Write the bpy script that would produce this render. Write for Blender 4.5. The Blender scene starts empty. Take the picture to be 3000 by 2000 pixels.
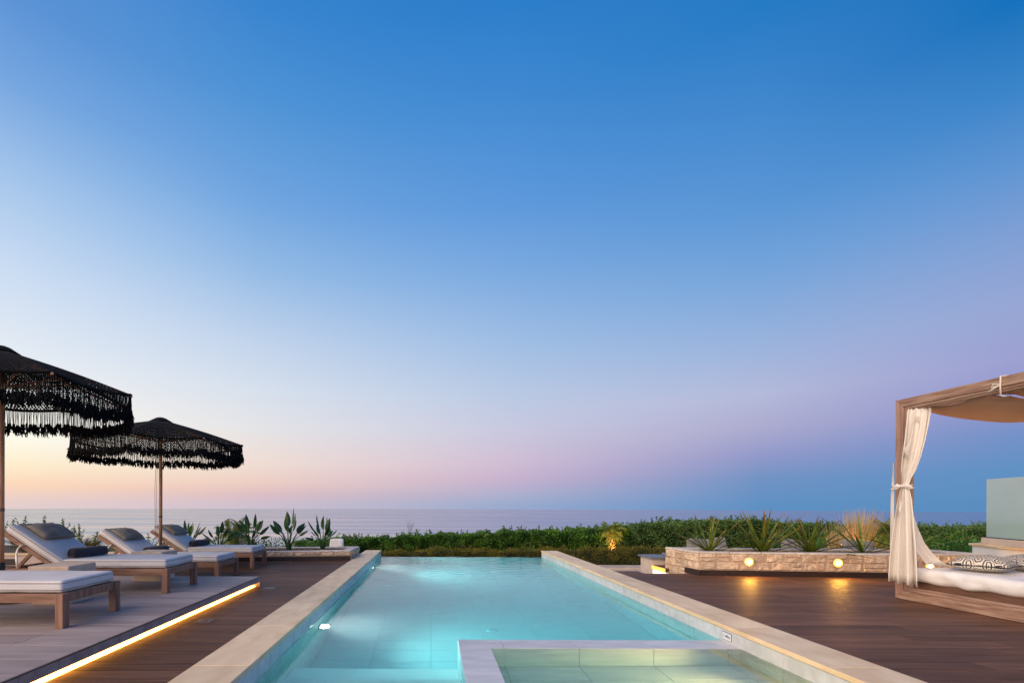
import bpy, bmesh, math, random
import numpy as np
from mathutils import Vector, Matrix
R = math.radians
sc = bpy.context.scene
COL = sc.collection
rnd = random.Random(7)
PI = math.pi

# ------------------------------------------------------------------ camera
F_PX, PX, PY = 1450.0, 1264.0, 1482.0          # focal length and principal point measured on a 3000 x 2000 frame
CAM_Z = 1.2
cam_d = bpy.data.cameras.new('camera'); cam = bpy.data.objects.new('camera', cam_d); COL.objects.link(cam)
cam_d.sensor_width = 36.0; cam_d.lens = F_PX / 3000 * 36
cam_d.shift_x = (1500 - PX) / 3000; cam_d.shift_y = (PY - 1000) / 3000
cam_d.clip_start = 0.05; cam_d.clip_end = 40000
cam.location = (0, 0, CAM_Z); cam.rotation_euler = (R(90), R(-0.17), 0)
sc.camera = cam

# ------------------------------------------------------------------ sky
def lin(c):
    return tuple((v/255/12.92) if v/255 <= 0.04045 else ((v/255+0.055)/1.055)**2.4 for v in c)
SUN_AZ = -75.0
SKY = {   # azimuth: [(elevation, srgb), ...]  clear twilight sky: glow on the left, earth shadow on the right
 -75: [(-4,(226,196,188)),(0.3,(236,200,186)),(2,(252,214,184)),(4.5,(255,236,204)),(8,(255,248,232)),(14,(240,241,243)),(22,(212,226,244)),(33,(160,194,234)),(45,(105,155,218)),(62,(58,118,192)),(90,(28,88,164))],
 -40.4: [(-4,(222,200,202)),(0.2,(230,206,204)),(1.8,(253,216,186)),(3.6,(255,238,206)),(6,(255,252,236)),(9.5,(246,244,241)),(14,(226,234,244)),(20,(202,220,243)),(27,(162,196,235)),(33,(118,166,224)),(38,(92,147,214)),(55,(54,118,195)),(90,(28,88,164))],
 -19.5: [(-4,(200,188,204)),(0.2,(206,191,205)),(1.3,(222,190,195)),(2.4,(236,205,195)),(4.6,(240,221,211)),(8.5,(229,228,231)),(12.5,(215,224,237)),(17.5,(193,211,236)),(24,(150,188,230)),(30,(114,166,224)),(38,(78,147,214)),(44,(56,132,207)),(60,(34,106,186)),(90,(26,86,162))],
 9.2: [(-4,(148,168,203)),(0.1,(152,170,205)),(1.3,(172,175,206)),(3.2,(200,178,207)),(5.2,(208,190,212)),(9,(200,201,224)),(12.8,(185,201,228)),(18,(160,190,228)),(25,(124,170,224)),(31,(94,153,220)),(39,(66,138,210)),(45,(45,126,203)),(60,(28,104,184)),(90,(24,84,160))],
 33.7: [(-4,(92,140,190)),(0.1,(95,144,195)),(2.7,(112,147,196)),(5,(146,153,201)),(7.6,(172,171,207)),(10.8,(180,186,218)),(15.5,(153,179,221)),(21.5,(118,165,219)),(27,(90,150,214)),(34,(66,136,206)),(40,(38,123,197)),(60,(22,100,178)),(90,(22,82,156))],
 49.5: [(-4,(86,138,186)),(0.1,(90,142,190)),(3,(98,145,196)),(5.5,(118,146,200)),(8,(146,151,204)),(11,(157,161,209)),(15,(151,167,213)),(19.5,(128,160,213)),(24,(96,149,211)),(28.5,(60,133,202)),(33.5,(22,114,189)),(50,(14,100,178)),(90,(22,80,154))],
 75: [(-4,(84,136,184)),(0.1,(88,140,188)),(3,(95,143,194)),(6,(116,145,198)),(9,(144,150,204)),(12,(155,158,208)),(16,(145,162,211)),(20,(118,156,211)),(25,(86,144,207)),(30,(44,122,196)),(36,(16,108,186)),(50,(14,98,176)),(90,(22,80,154))],
}
world = bpy.data.worlds.new('World'); sc.world = world; world.use_nodes = True
nt = world.node_tree; nt.nodes.clear()
def wn(t, **k):
    n = nt.nodes.new(t)
    for a, v in k.items(): setattr(n, a, v)
    return n
def wmath(op, a, b=None, clamp=False):
    n = wn('ShaderNodeMath', operation=op, use_clamp=clamp)
    for i, v in enumerate((a, b)):
        if v is None: continue
        if isinstance(v, (int, float)): n.inputs[i].default_value = v
        else: nt.links.new(v, n.inputs[i])
    return n.outputs[0]
tc = wn('ShaderNodeTexCoord'); sep = wn('ShaderNodeSeparateXYZ'); nt.links.new(tc.outputs['Generated'], sep.inputs[0])
X, Y, Z = sep.outputs
elev = wmath('MULTIPLY', wmath('ARCSINE', Z), 180/PI)
fac = wmath('DIVIDE', wmath('ADD', elev, 4.0), 94.0, True)
hl = wmath('MAXIMUM', wmath('SQRT', wmath('ADD', wmath('MULTIPLY', X, X), wmath('MULTIPLY', Y, Y))), 1e-4)
dt = wmath('DIVIDE', wmath('ADD', wmath('MULTIPLY', X, math.sin(R(SUN_AZ))), wmath('MULTIPLY', Y, math.cos(R(SUN_AZ)))), hl)
delta = wmath('MULTIPLY', wmath('ARCCOSINE', wmath('MINIMUM', wmath('MAXIMUM', dt, -1.0), 1.0)), 180/PI)
prev = None; pd = None
for az in sorted(SKY):
    ramp = wn('ShaderNodeValToRGB'); cr = ramp.color_ramp; cr.interpolation = 'LINEAR'
    st = SKY[az]
    while len(cr.elements) < len(st): cr.elements.new(0.5)
    for e, (el, c) in zip(cr.elements, st):
        e.position = (el+4)/94; e.color = (*lin(c), 1)
    nt.links.new(fac, ramp.inputs[0])
    d = az - SUN_AZ
    if prev is None: prev = ramp.outputs[0]
    else:
        mr = wn('ShaderNodeMapRange', interpolation_type='LINEAR'); mr.inputs[1].default_value = pd; mr.inputs[2].default_value = d
        nt.links.new(delta, mr.inputs[0])
        mx = wn('ShaderNodeMix', data_type='RGBA'); nt.links.new(mr.outputs[0], mx.inputs[0])
        nt.links.new(prev, mx.inputs[6]); nt.links.new(ramp.outputs[0], mx.inputs[7]); prev = mx.outputs[2]
    pd = d
bg = wn('ShaderNodeBackground'); bg.inputs[1].default_value = 1.0; nt.links.new(prev, bg.inputs[0])
wo = wn('ShaderNodeOutputWorld'); nt.links.new(bg.outputs[0], wo.inputs[0])

# added warm soft fill lamp from behind left, brightens the foreground
added_fill_d = bpy.data.lights.new('added_fill', 'SUN'); sun = bpy.data.objects.new('added_fill', added_fill_d); COL.objects.link(sun)  # added fill lamp, not the sun itself
added_fill_d.energy = 4.4; added_fill_d.angle = R(75); added_fill_d.color = (1.0, 0.75, 0.52)
saz, sel = R(-135), R(24)
sdir = Vector((math.sin(saz)*math.cos(sel), math.cos(saz)*math.cos(sel), math.sin(sel)))
sun.rotation_euler = sdir.to_track_quat('Z', 'Y').to_euler()

sc.view_settings.view_transform = 'Standard'; sc.view_settings.look = 'None'
sc.view_settings.exposure = 0.0; sc.view_settings.gamma = 1.0; sc.view_settings.use_curve_mapping = False
sc.render.engine = 'CYCLES'
sc.cycles.use_denoising = True
sc.cycles.max_bounces = 10; sc.cycles.transmission_bounces = 8; sc.cycles.diffuse_bounces = 4
sc.cycles.sample_clamp_indirect = 6.0

# ------------------------------------------------------------------ helpers
def tag(o, label=None, cat=None, group=None, kind=None):
    if label: o['label'] = label
    if cat: o['category'] = cat
    if group: o['group'] = group
    if kind: o['kind'] = kind
    return o
def thing(name, label, cat, loc=(0,0,0), rz=0.0, group=None):
    o = bpy.data.objects.new(name, None); COL.objects.link(o); o.empty_display_size = 0.1
    o.location = loc; o.rotation_euler = (0, 0, rz)
    return tag(o, label, cat, group)
def children(o): return [c for c in bpy.data.objects if c.parent is o]
def copy_tree(o, parent=None):
    c = o.copy(); COL.objects.link(c); c.parent = parent
    if parent is not None: c.matrix_parent_inverse = o.matrix_parent_inverse.copy()
    for ch in children(o): copy_tree(ch, c)
    return c
def link_mesh(name, me, m, parent=None, loc=None):
    o = bpy.data.objects.new(name, me); COL.objects.link(o)
    if m is not None and not me.materials: me.materials.append(m)
    if parent is not None: o.parent = parent
    if loc is not None: o.location = loc
    return o

class MB:
    """collects shapes, build() links them as one mesh object"""
    def __init__(s): s.v = []; s.f = []; s.t = []; s.use_t = False
    def add(s, vs, fs, ts=None):
        b = len(s.v); s.v += [tuple(p) for p in vs]; s.f += [tuple(b+i for i in f) for f in fs]
        if ts is not None: s.use_t = True; s.t += list(ts)
        else: s.t += [0.0]*len(vs)
        return s
    def box(s, x0, x1, y0, y1, z0, z1):
        return s.add([(x0,y0,z0),(x1,y0,z0),(x1,y1,z0),(x0,y1,z0),(x0,y0,z1),(x1,y0,z1),(x1,y1,z1),(x0,y1,z1)],
              [(3,2,1,0),(4,5,6,7),(0,1,5,4),(1,2,6,5),(2,3,7,6),(3,0,4,7)])
    def bar(s, a, b, w, h, up=(0,0,1)):
        a = Vector(a); b = Vector(b); d = (b-a).normalized(); u = Vector(up); sd = d.cross(u)
        if sd.length < 1e-4: sd = d.cross(Vector((1,0,0)))
        sd.normalize(); u = sd.cross(d).normalized()
        vs = [p + sd*(w/2*i) + u*(h/2*j) for p in (a, b) for i, j in ((-1,-1),(1,-1),(1,1),(-1,1))]
        return s.add(vs, [(3,2,1,0),(4,5,6,7),(0,1,5,4),(1,2,6,5),(2,3,7,6),(3,0,4,7)])
    def prism(s, poly, z0, z1):
        n = len(poly)
        vs = [(x,y,z0) for x,y in poly] + [(x,y,z1) for x,y in poly]
        return s.add(vs, [tuple(range(n-1,-1,-1)), tuple(range(n,2*n))] + [(i,(i+1)%n,n+(i+1)%n,n+i) for i in range(n)])
    def tube(s, pts, r, n=6, cap=True):
        pts = [Vector(p) for p in pts]; rs = r if isinstance(r, (list, tuple)) else [r]*len(pts)
        vs = []; fs = []; prevs = None
        for i, p in enumerate(pts):
            d = (pts[min(i+1, len(pts)-1)] - pts[max(i-1, 0)]).normalized()
            if prevs is None:
                sd = d.cross(Vector((0,0,1)));
                if sd.length < 1e-3: sd = d.cross(Vector((1,0,0)))
            else: sd = prevs - d*prevs.dot(d)
            sd.normalize(); prevs = sd; u = d.cross(sd)
            for k in range(n):
                a = 2*PI*k/n; vs.append(p + sd*(rs[i]*math.cos(a)) + u*(rs[i]*math.sin(a)))
        for i in range(len(pts)-1):
            for k in range(n):
                fs.append((i*n+k, i*n+(k+1)%n, (i+1)*n+(k+1)%n, (i+1)*n+k))
        if cap:
            fs.append(tuple(range(n-1,-1,-1))); fs.append(tuple((len(pts)-1)*n+k for k in range(n)))
        return s.add(vs, fs)
    def lathe(s, prof, n=16, c=(0,0,0)):
        vs = []; fs = []
        for r, z in prof:
            for k in range(n):
                a = 2*PI*k/n; vs.append((c[0]+r*math.cos(a), c[1]+r*math.sin(a), c[2]+z))
        for i in range(len(prof)-1):
            for k in range(n): fs.append((i*n+k, i*n+(k+1)%n, (i+1)*n+(k+1)%n, (i+1)*n+k))
        fs.append(tuple(range(n-1,-1,-1))); fs.append(tuple((len(prof)-1)*n+k for k in range(n)))
        return s.add(vs, fs)
    def grid(s, fn, nu, nv):
        vs = [fn(i/nu, j/nv) for j in range(nv+1) for i in range(nu+1)]
        fs = [(j*(nu+1)+i, j*(nu+1)+i+1, (j+1)*(nu+1)+i+1, (j+1)*(nu+1)+i) for j in range(nv) for i in range(nu)]
        return s.add(vs, fs)
    def mesh(s, name, bevel=0.0, smooth=False, seg=2):
        me = bpy.data.meshes.new(name); me.from_pydata(s.v, [], s.f)
        if s.use_t:
            at = me.attributes.new('t', 'FLOAT', 'POINT'); at.data.foreach_set('value', np.array(s.t, dtype=np.float32))
        if bevel > 0:
            bm = bmesh.new(); bm.from_mesh(me)
            bmesh.ops.recalc_face_normals(bm, faces=bm.faces)
            bmesh.ops.bevel(bm, geom=[e for e in bm.edges if e.calc_face_angle(0) > 0.5], offset=bevel, segments=seg, affect='EDGES', profile=0.5, clamp_overlap=True)
            bm.to_mesh(me); bm.free()
        if smooth: me.shade_smooth()
        me.update(); return me
    def build(s, name, m, parent=None, bevel=0.0, smooth=False, loc=None, seg=2):
        return link_mesh(name, s.mesh(name, bevel, smooth, seg), m, parent, loc)

def fast_mesh(name, V, Fq, t=None):
    me = bpy.data.meshes.new(name); V = np.asarray(V, dtype=np.float32); Fq = np.asarray(Fq, dtype=np.int32)
    me.vertices.add(len(V)); me.vertices.foreach_set('co', V.ravel())
    k = Fq.shape[1]; me.loops.add(Fq.size); me.loops.foreach_set('vertex_index', Fq.ravel())
    me.polygons.add(len(Fq)); me.polygons.foreach_set('loop_start', np.arange(0, Fq.size, k, dtype=np.int32))
    me.update(calc_edges=True); me.validate()
    return me
def leaves(C, D, L, W, rng, fold=0.25):
    """diamond shaped leaf quads: centres C, directions D"""
    n = len(C); D = D/np.linalg.norm(D, axis=1, keepdims=True)
    U = rng.normal(size=(n,3)); S = np.cross(D, U); S /= np.linalg.norm(S, axis=1, keepdims=True)+1e-9
    N = np.cross(S, D); L = np.asarray(L).reshape(-1,1)*np.ones((n,1)); W = np.asarray(W).reshape(-1,1)*np.ones((n,1))
    V = np.stack([C, C+D*L*0.5+S*W*0.5+N*W*fold, C+D*L, C+D*L*0.5-S*W*0.5+N*W*fold], axis=1).reshape(-1,3)
    return V, np.arange(4*n).reshape(-1,4)

# rounded box, optionally puffed and wrinkled
def rbox(sx, sy, sz, r, n=6, puff=0.0, noise=0.0, seed=0, nx=None, ny=None):
    from mathutils import noise as mn
    m = MB(); hx, hy, hz = sx/2, sy/2, sz/2
    nx = nx or n; ny = ny or n; nz = max(2, n//2)
    def axis(h, k):   # dense near the ends so that the rounding is smooth
        inner = [-(h-r) + 2*(h-r)*i/k for i in range(k+1)]
        return [-h, -h+r*0.3, -h+r*0.65] + inner + [h-r*0.65, h-r*0.3, h]
    ax, ay, az = axis(hx, nx), axis(hy, ny), axis(hz, nz)
    def fix(p):
        q = Vector((max(-hx+r, min(hx-r, p[0])), max(-hy+r, min(hy-r, p[1])), max(-hz+r, min(hz-r, p[2]))))
        d = Vector(p)-q
        if d.length > 1e-9: p = q + d.normalized()*r
        p = Vector(p)
        if puff: p.z += puff*math.copysign(1, p.z)*(1-(p.x/hx)**2)*(1-(p.y/hy)**2)*min(1, abs(p.z)/(hz*0.6))
        if noise:
            w = mn.noise(Vector((p.x*5+seed, p.y*5, p.z*5))) + 0.5*mn.noise(Vector((p.x*13+seed, p.y*13, p.z*13)))
            dd = d.normalized() if d.length > 1e-9 else Vector((0,0,1)); p = p + dd*w*noise
        return p
    def face(A, B, f):
        vs = [fix(f(a,b)) for b in B for a in A]; k = len(A)
        m.add(vs, [(j*k+i, j*k+i+1, (j+1)*k+i+1, (j+1)*k+i) for j in range(len(B)-1) for i in range(k-1)])
    face(ax, ay, lambda a,b: (a,b,hz)); face(ay, ax, lambda a,b: (b,a,-hz))
    face(ax, az, lambda a,b: (a,-hy,b)); face(az, ax, lambda a,b: (b,hy,a))
    face(ay, az, lambda a,b: (hx,a,b)); face(az, ay, lambda a,b: (-hx,b,a))
    return m
def weld(me, d=1e-4):
    bm = bmesh.new(); bm.from_mesh(me); bmesh.ops.remove_doubles(bm, verts=bm.verts, dist=d)
    bmesh.ops.recalc_face_normals(bm, faces=bm.faces); bm.to_mesh(me); bm.free(); me.shade_smooth(); return me

# ------------------------------------------------------------------ materials
def mat(name, c1, c2=None, rough=0.6, sc_=(4,4,4), detail=6, bump=0.0, bscale=None, rv=0.0, island=False, spec=0.5,
        metal=0.0, emit=None, estr=0.0, trans=0.0, ramp=(0.35,0.65), coat=0.0, sheen=0.0, translucent=0.0, bdist=0.01, rough2=None, tip=None):
    m = bpy.data.materials.new(name); m.use_nodes = True; t = m.node_tree; t.nodes.clear()
    N = t.nodes.new; Lk = t.links.new
    out = N('ShaderNodeOutputMaterial'); b = N('ShaderNodeBsdfPrincipled'); Lk(b.outputs[0], out.inputs[0])
    b.inputs['Roughness'].default_value = rough; b.inputs['Metallic'].default_value = metal
    b.inputs['Specular IOR Level'].default_value = spec; b.inputs['Transmission Weight'].default_value = trans
    b.inputs['Coat Weight'].default_value = coat; b.inputs['Coat Roughness'].default_value = .03; b.inputs['Sheen Weight'].default_value = sheen
    c2 = c2 or c1
    tcn = N('ShaderNodeTexCoord'); oi = N('ShaderNodeObjectInfo')
    off = N('ShaderNodeMath'); off.operation = 'MULTIPLY'; off.inputs[1].default_value = 37.0; Lk(oi.outputs['Random'], off.inputs[0])
    va = N('ShaderNodeVectorMath'); va.operation = 'ADD'; Lk(tcn.outputs['Object'], va.inputs[0]); Lk(off.outputs[0], va.inputs[1])
    mp = N('ShaderNodeMapping'); mp.inputs['Scale'].default_value = sc_; Lk(va.outputs[0], mp.inputs[0])
    nz = N('ShaderNodeTexNoise'); nz.inputs['Scale'].default_value = 1.0; nz.inputs['Detail'].default_value = detail; Lk(mp.outputs[0], nz.inputs['Vector'])
    cr = N('ShaderNodeValToRGB'); cr.color_ramp.elements[0].position = ramp[0]; cr.color_ramp.elements[1].position = ramp[1]
    cr.color_ramp.elements[0].color = (*c1,1); cr.color_ramp.elements[1].color = (*c2,1)
    if island:
        ge = N('ShaderNodeNewGeometry'); mx0 = N('ShaderNodeMath'); mx0.operation = 'ADD'; mx0.inputs[1].default_value = 0
        n3 = N('ShaderNodeTexNoise'); n3.inputs['Scale'].default_value = 2.3; n3.inputs['Detail'].default_value = 4; Lk(tcn.outputs['Object'], n3.inputs['Vector'])
        m3 = N('ShaderNodeMapRange'); m3.inputs[1].default_value = .36; m3.inputs[2].default_value = .66; m3.inputs[3].default_value = -.35; m3.inputs[4].default_value = .30; Lk(n3.outputs['Fac'], m3.inputs[0])
        Lk(m3.outputs[0], mx0.inputs[1]); Lk(ge.outputs['Random Per Island'], mx0.inputs[0]); Lk(mx0.outputs[0], cr.inputs[0])
    else: Lk(nz.outputs['Fac'], cr.inputs[0])
    col = cr.outputs[0]
    if tip:
        at = N('ShaderNodeAttribute'); at.attribute_name = 't'
        r2 = N('ShaderNodeMapRange'); r2.inputs[1].default_value = tip[1]; r2.inputs[2].default_value = 1.0; Lk(at.outputs['Fac'], r2.inputs[0])
        mx = N('ShaderNodeMix'); mx.data_type = 'RGBA'; Lk(r2.outputs[0], mx.inputs[0]); Lk(col, mx.inputs[6]); mx.inputs[7].default_value = (*tip[0],1); col = mx.outputs[2]
    if rv:
        hv = N('ShaderNodeHueSaturation'); mr = N('ShaderNodeMapRange'); mr.inputs[3].default_value = 1-rv; mr.inputs[4].default_value = 1+rv
        Lk(oi.outputs['Random'], mr.inputs[0]); Lk(mr.outputs[0], hv.inputs['Value']); Lk(col, hv.inputs['Color']); col = hv.outputs[0]
    Lk(col, b.inputs['Base Color'])
    if rough2 is not None:
        rr = N('ShaderNodeMapRange'); rr.inputs[3].default_value = rough; rr.inputs[4].default_value = rough2; Lk(nz.outputs['Fac'], rr.inputs[0]); Lk(rr.outputs[0], b.inputs['Roughness'])
    if bump:
        n2 = N('ShaderNodeTexNoise'); n2.inputs['Scale'].default_value = 1.0; n2.inputs['Detail'].default_value = 8
        m2 = N('ShaderNodeMapping'); m2.inputs['Scale'].default_value = bscale or tuple(x*4 for x in sc_); Lk(va.outputs[0], m2.inputs[0]); Lk(m2.outputs[0], n2.inputs['Vector'])
        bp = N('ShaderNodeBump'); bp.inputs['Strength'].default_value = bump; bp.inputs['Distance'].default_value = bdist; Lk(n2.outputs['Fac'], bp.inputs['Height']); Lk(bp.outputs[0], b.inputs['Normal'])
    if emit: b.inputs['Emission Color'].default_value = (*emit,1); b.inputs['Emission Strength'].default_value = estr
    if translucent:
        tr = N('ShaderNodeBsdfTranslucent'); Lk(col, tr.inputs[0]); ms = N('ShaderNodeMixShader'); ms.inputs[0].default_value = translucent
        Lk(b.outputs[0], ms.inputs[1]); Lk(tr.outputs[0], ms.inputs[2]); Lk(ms.outputs[0], out.inputs[0])
    return m

m_deck = mat('deck_wood', (.090,.042,.024), (.175,.086,.052), spec=.12, rough=.62, sc_=(1.2,34,34), bump=.25, bscale=(2.5,160,160), rv=.22, bdist=.004, rough2=.50)
m_base = mat('dark_underlay', (.03,.02,.016), (.05,.035,.028), rough=.9)
m_plat = mat('taupe_tile', (.30,.235,.215), (.43,.35,.32), spec=.3, rough=.6, sc_=(1.6,9,9), bump=.12, bscale=(8,40,40), rv=.08, ramp=(.3,.7))
m_edge = mat('tile_edge_trim', (.09,.06,.05), rough=.5)
m_cope = mat('sandstone_coping', (.66,.46,.25), (.90,.70,.455), spec=.3, rough=.55, sc_=(5.5,2.2,5), bump=.12, bscale=(40,40,40), rv=.06, ramp=(.25,.75))
m_ptile = mat('grey_pool_tile', (.50,.50,.50), (.66,.66,.665), rough=.45, sc_=(2.5,9,9), bump=.06, bscale=(10,50,50), rv=.06, ramp=(.3,.7))
m_ftile = mat('pool_floor_tile', (.72,.75,.73), (.80,.83,.81), rough=.5, sc_=(2.5,9,9), rv=.035, ramp=(.3,.7))
m_step = mat('pale_step_tile', (.84,.86,.83), (.89,.91,.88), rough=.5, sc_=(2.5,9,9))
m_grout = mat('grout', (.55,.55,.535), rough=.9)
m_stone = mat('limestone_block', (.46,.325,.215), (.78,.59,.42), rough=.9, sc_=(14,14,14), bump=1.0, bscale=(45,45,45), rv=.16, bdist=.02, ramp=(.3,.7))
m_mortar = mat('mortar', (.43,.305,.21), (.54,.40,.285), rough=.95, sc_=(14,14,14), bump=.6, bscale=(60,60,60))
m_cap = mat('planter_cap_stone', (.55,.47,.40), (.72,.64,.56), rough=.7, sc_=(8,8,8), bump=.3, rv=.08)
m_soil = mat('soil', (.035,.022,.016), (.12,.08,.06), rough=1.0, sc_=(40,40,40), bump=1.0, bscale=(60,60,60), bdist=.03)
m_teak = mat('weathered_teak', (.17,.075,.042), (.34,.185,.125), rough=.6, sc_=(3,26,26), bump=.2, bscale=(6,90,90), rv=.08, bdist=.004, ramp=(.3,.75))
m_teakz = mat('weathered_teak_upright', (.17,.075,.042), (.34,.185,.125), rough=.6, sc_=(26,26,3), bump=.2, bscale=(90,90,6), rv=.08, bdist=.004, ramp=(.3,.75))
m_bed = mat('daybed_wood', (.23,.12,.078), (.47,.31,.225), rough=.65, sc_=(34,3.2,34), detail=9, bump=.5, bscale=(110,7,110), rv=.05, bdist=.006, ramp=(.34,.72))
m_bedz = mat('daybed_wood_upright', (.27,.145,.10), (.42,.255,.185), rough=.6, sc_=(30,30,2.4), bump=.2, bscale=(110,110,7), rv=.05, bdist=.004)
m_pole = mat('varnished_pole', (.42,.19,.085), (.56,.29,.15), rough=.4, sc_=(60,60,4))
m_white = mat('white_canvas', (.60,.58,.575), (.67,.65,.645), rough=.85, sc_=(3,3,3), bump=.25, bscale=(320,320,320), bdist=.002)
m_pipe = mat('canvas_piping', (.34,.28,.23), rough=.8)
m_sheet = mat('white_sheet', (.78,.75,.72), (.84,.81,.78), rough=.85, sc_=(3,3,3), bump=.35, bscale=(9,4,9), bdist=.02)
m_curt = mat('cream_curtain', (.83,.77,.70), (.88,.83,.77), rough=.85, sc_=(5,5,2), translucent=.18, bump=.2, bscale=(60,60,10), bdist=.004)
m_canopy = mat('canopy_cloth', (.80,.52,.31), (.86,.58,.36), rough=.85, sc_=(3,3,3), translucent=.6, bump=.3, bscale=(3,9,3), bdist=.03)
m_taupe = mat('taupe_pillow', (.17,.15,.125), (.25,.225,.19), rough=.9, sc_=(6,6,6), bump=.3, bscale=(220,220,220), bdist=.002)
m_towel = mat('charcoal_towel', (.018,.017,.024), (.035,.033,.045), rough=1.0, sc_=(20,20,20), bump=.7, bscale=(260,260,260), bdist=.004, sheen=.2)
m_stitch = mat('pale_stitch', (.6,.6,.6), rough=.8)
m_sandst = mat('sand_table_stone', (.60,.44,.31), (.74,.57,.42), rough=.7, sc_=(6,6,6), bump=.2, bscale=(60,60,60))
m_black = mat('black_crochet', (.005,.0045,.0045), (.009,.008,.008), rough=.95, sc_=(40,40,40), bump=.8, bscale=(120,120,120), spec=.2)
m_iron = mat('black_iron', (.012,.012,.013), rough=.5)
m_rope = mat('grey_cord', (.12,.10,.085), rough=.9)
m_steel = mat('brushed_steel', (.22,.205,.195), rough=.45, metal=.6)
m_led = mat('led_diffuser', (.9,.8,.6), emit=(1.0,.45,.075), estr=13.0, rough=.5)
m_lamp = mat('lamp_lens', (.9,.8,.6), emit=(1.0,.46,.065), estr=1100.0, rough=.4)
m_warm = mat('warm_lamp_lens', (.9,.8,.5), emit=(1.0,.52,.09), estr=2.6, rough=.4)
m_ring = mat('amber_halo_ring', (.9,.6,.2), emit=(1.0,.46,.03), estr=1.6, rough=.5)
m_plamp = mat('pool_lamp_lens', (.9,.9,.8), emit=(1.0,.93,.70), estr=7.0, rough=.4)
m_steplit = mat('riser_painted_glow', (.9,.85,.75), emit=(1.0,.86,.60), estr=1.1, rough=.5)  # white riser wall, light falling on it painted in as emission
m_amber = mat('amber_led', (.9,.6,.2), emit=(1.0,.42,.02), estr=1.15, rough=.5)
m_render = mat('cream_render', (.56,.44,.36), (.62,.50,.42), rough=.9, sc_=(5,5,5), bump=.2, bscale=(80,80,80))
m_whitewall = mat('white_render', (.82,.79,.75), (.87,.84,.80), rough=.9, sc_=(5,5,5), bump=.2, bscale=(80,80,80))
m_slate = mat('grey_slab', (.13,.14,.16), (.20,.21,.235), rough=.5, sc_=(6,6,6))
m_path = mat('beige_paving', (.46,.36,.27), (.58,.47,.37), rough=.75, sc_=(4,4,4), bump=.2, bscale=(40,40,40))
m_skirt = mat('dark_skirting', (.020,.010,.008), (.034,.017,.012), rough=.5, sc_=(2,30,30))  # dark brown skirting, taken darker still to paint in its shade
m_green = mat('green_picket_paint', (.012,.20,.045), (.02,.26,.06), rough=.55, sc_=(10,10,10))
m_cush = mat('grey_cushion', (.17,.155,.15), (.23,.21,.20), rough=.9, sc_=(5,5,5), bump=.3, bscale=(120,120,120))
m_rattan = mat('dark_rattan', (.02,.016,.013), (.05,.04,.032), rough=.6, sc_=(60,60,60), bump=.8)
m_terr = mat('garden_soil', (.06,.045,.03), (.10,.085,.05), rough=1.0, sc_=(.8,.8,.8), bump=.5)
m_leaf = mat('hedge_leaf', (.020,.075,.010), (.15,.33,.040), rough=.5, island=True, ramp=(0,1), translucent=.25)
m_leafb = mat('silvery_hedge_leaf', (.022,.075,.014), (.21,.35,.095), rough=.5, island=True, ramp=(0,1), translucent=.25)
m_leafr = mat('bronze_hedge_leaf', (.030,.070,.006), (.36,.27,.022), rough=.5, island=True, ramp=(0,1), translucent=.25)
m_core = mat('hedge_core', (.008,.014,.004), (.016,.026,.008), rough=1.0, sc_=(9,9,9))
m_stem = mat('plant_stem', (.05,.045,.02), (.09,.07,.03), rough=.8)
m_strel = mat('strelitzia_leaf', (.022,.070,.016), (.055,.13,.030), rough=.38, sc_=(8,8,8), rv=.25, translucent=.15)
m_flax = mat('flax_leaf', (.065,.105,.008), (.20,.235,.022), rough=.4, sc_=(14,14,3), rv=.35, translucent=.2, tip=((.42,.12,.02), .80))
m_palm = mat('palm_leaf', (.09,.14,.014), (.26,.28,.035), rough=.5, island=True, ramp=(0,1), translucent=.25, tip=((.38,.22,.05), .75))
m_trunk = mat('palm_trunk', (.16,.085,.03), (.34,.20,.08), rough=.95, sc_=(12,12,12), bump=1.0, bscale=(24,24,24), bdist=.03)
m_plume = mat('feather_grass', (.48,.32,.13), (.74,.55,.28), rough=.8, island=True, ramp=(0,1), translucent=.4)
m_grass = mat('bronze_grass', (.06,.075,.012), (.22,.14,.03), rough=.7, island=True, ramp=(0,1), translucent=.3)
m_plaque = mat('white_plaque', (.75,.77,.80), rough=.3)
m_ink = mat('black_print', (.01,.01,.012), rough=.5)

def m_glass_screen():
    m = mat('frosted_glass', (.66,.86,.75), (.70,.89,.78), rough=.30, trans=.5, coat=1.0, spec=.6)
    return m
m_fglass = m_glass_screen()

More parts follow.
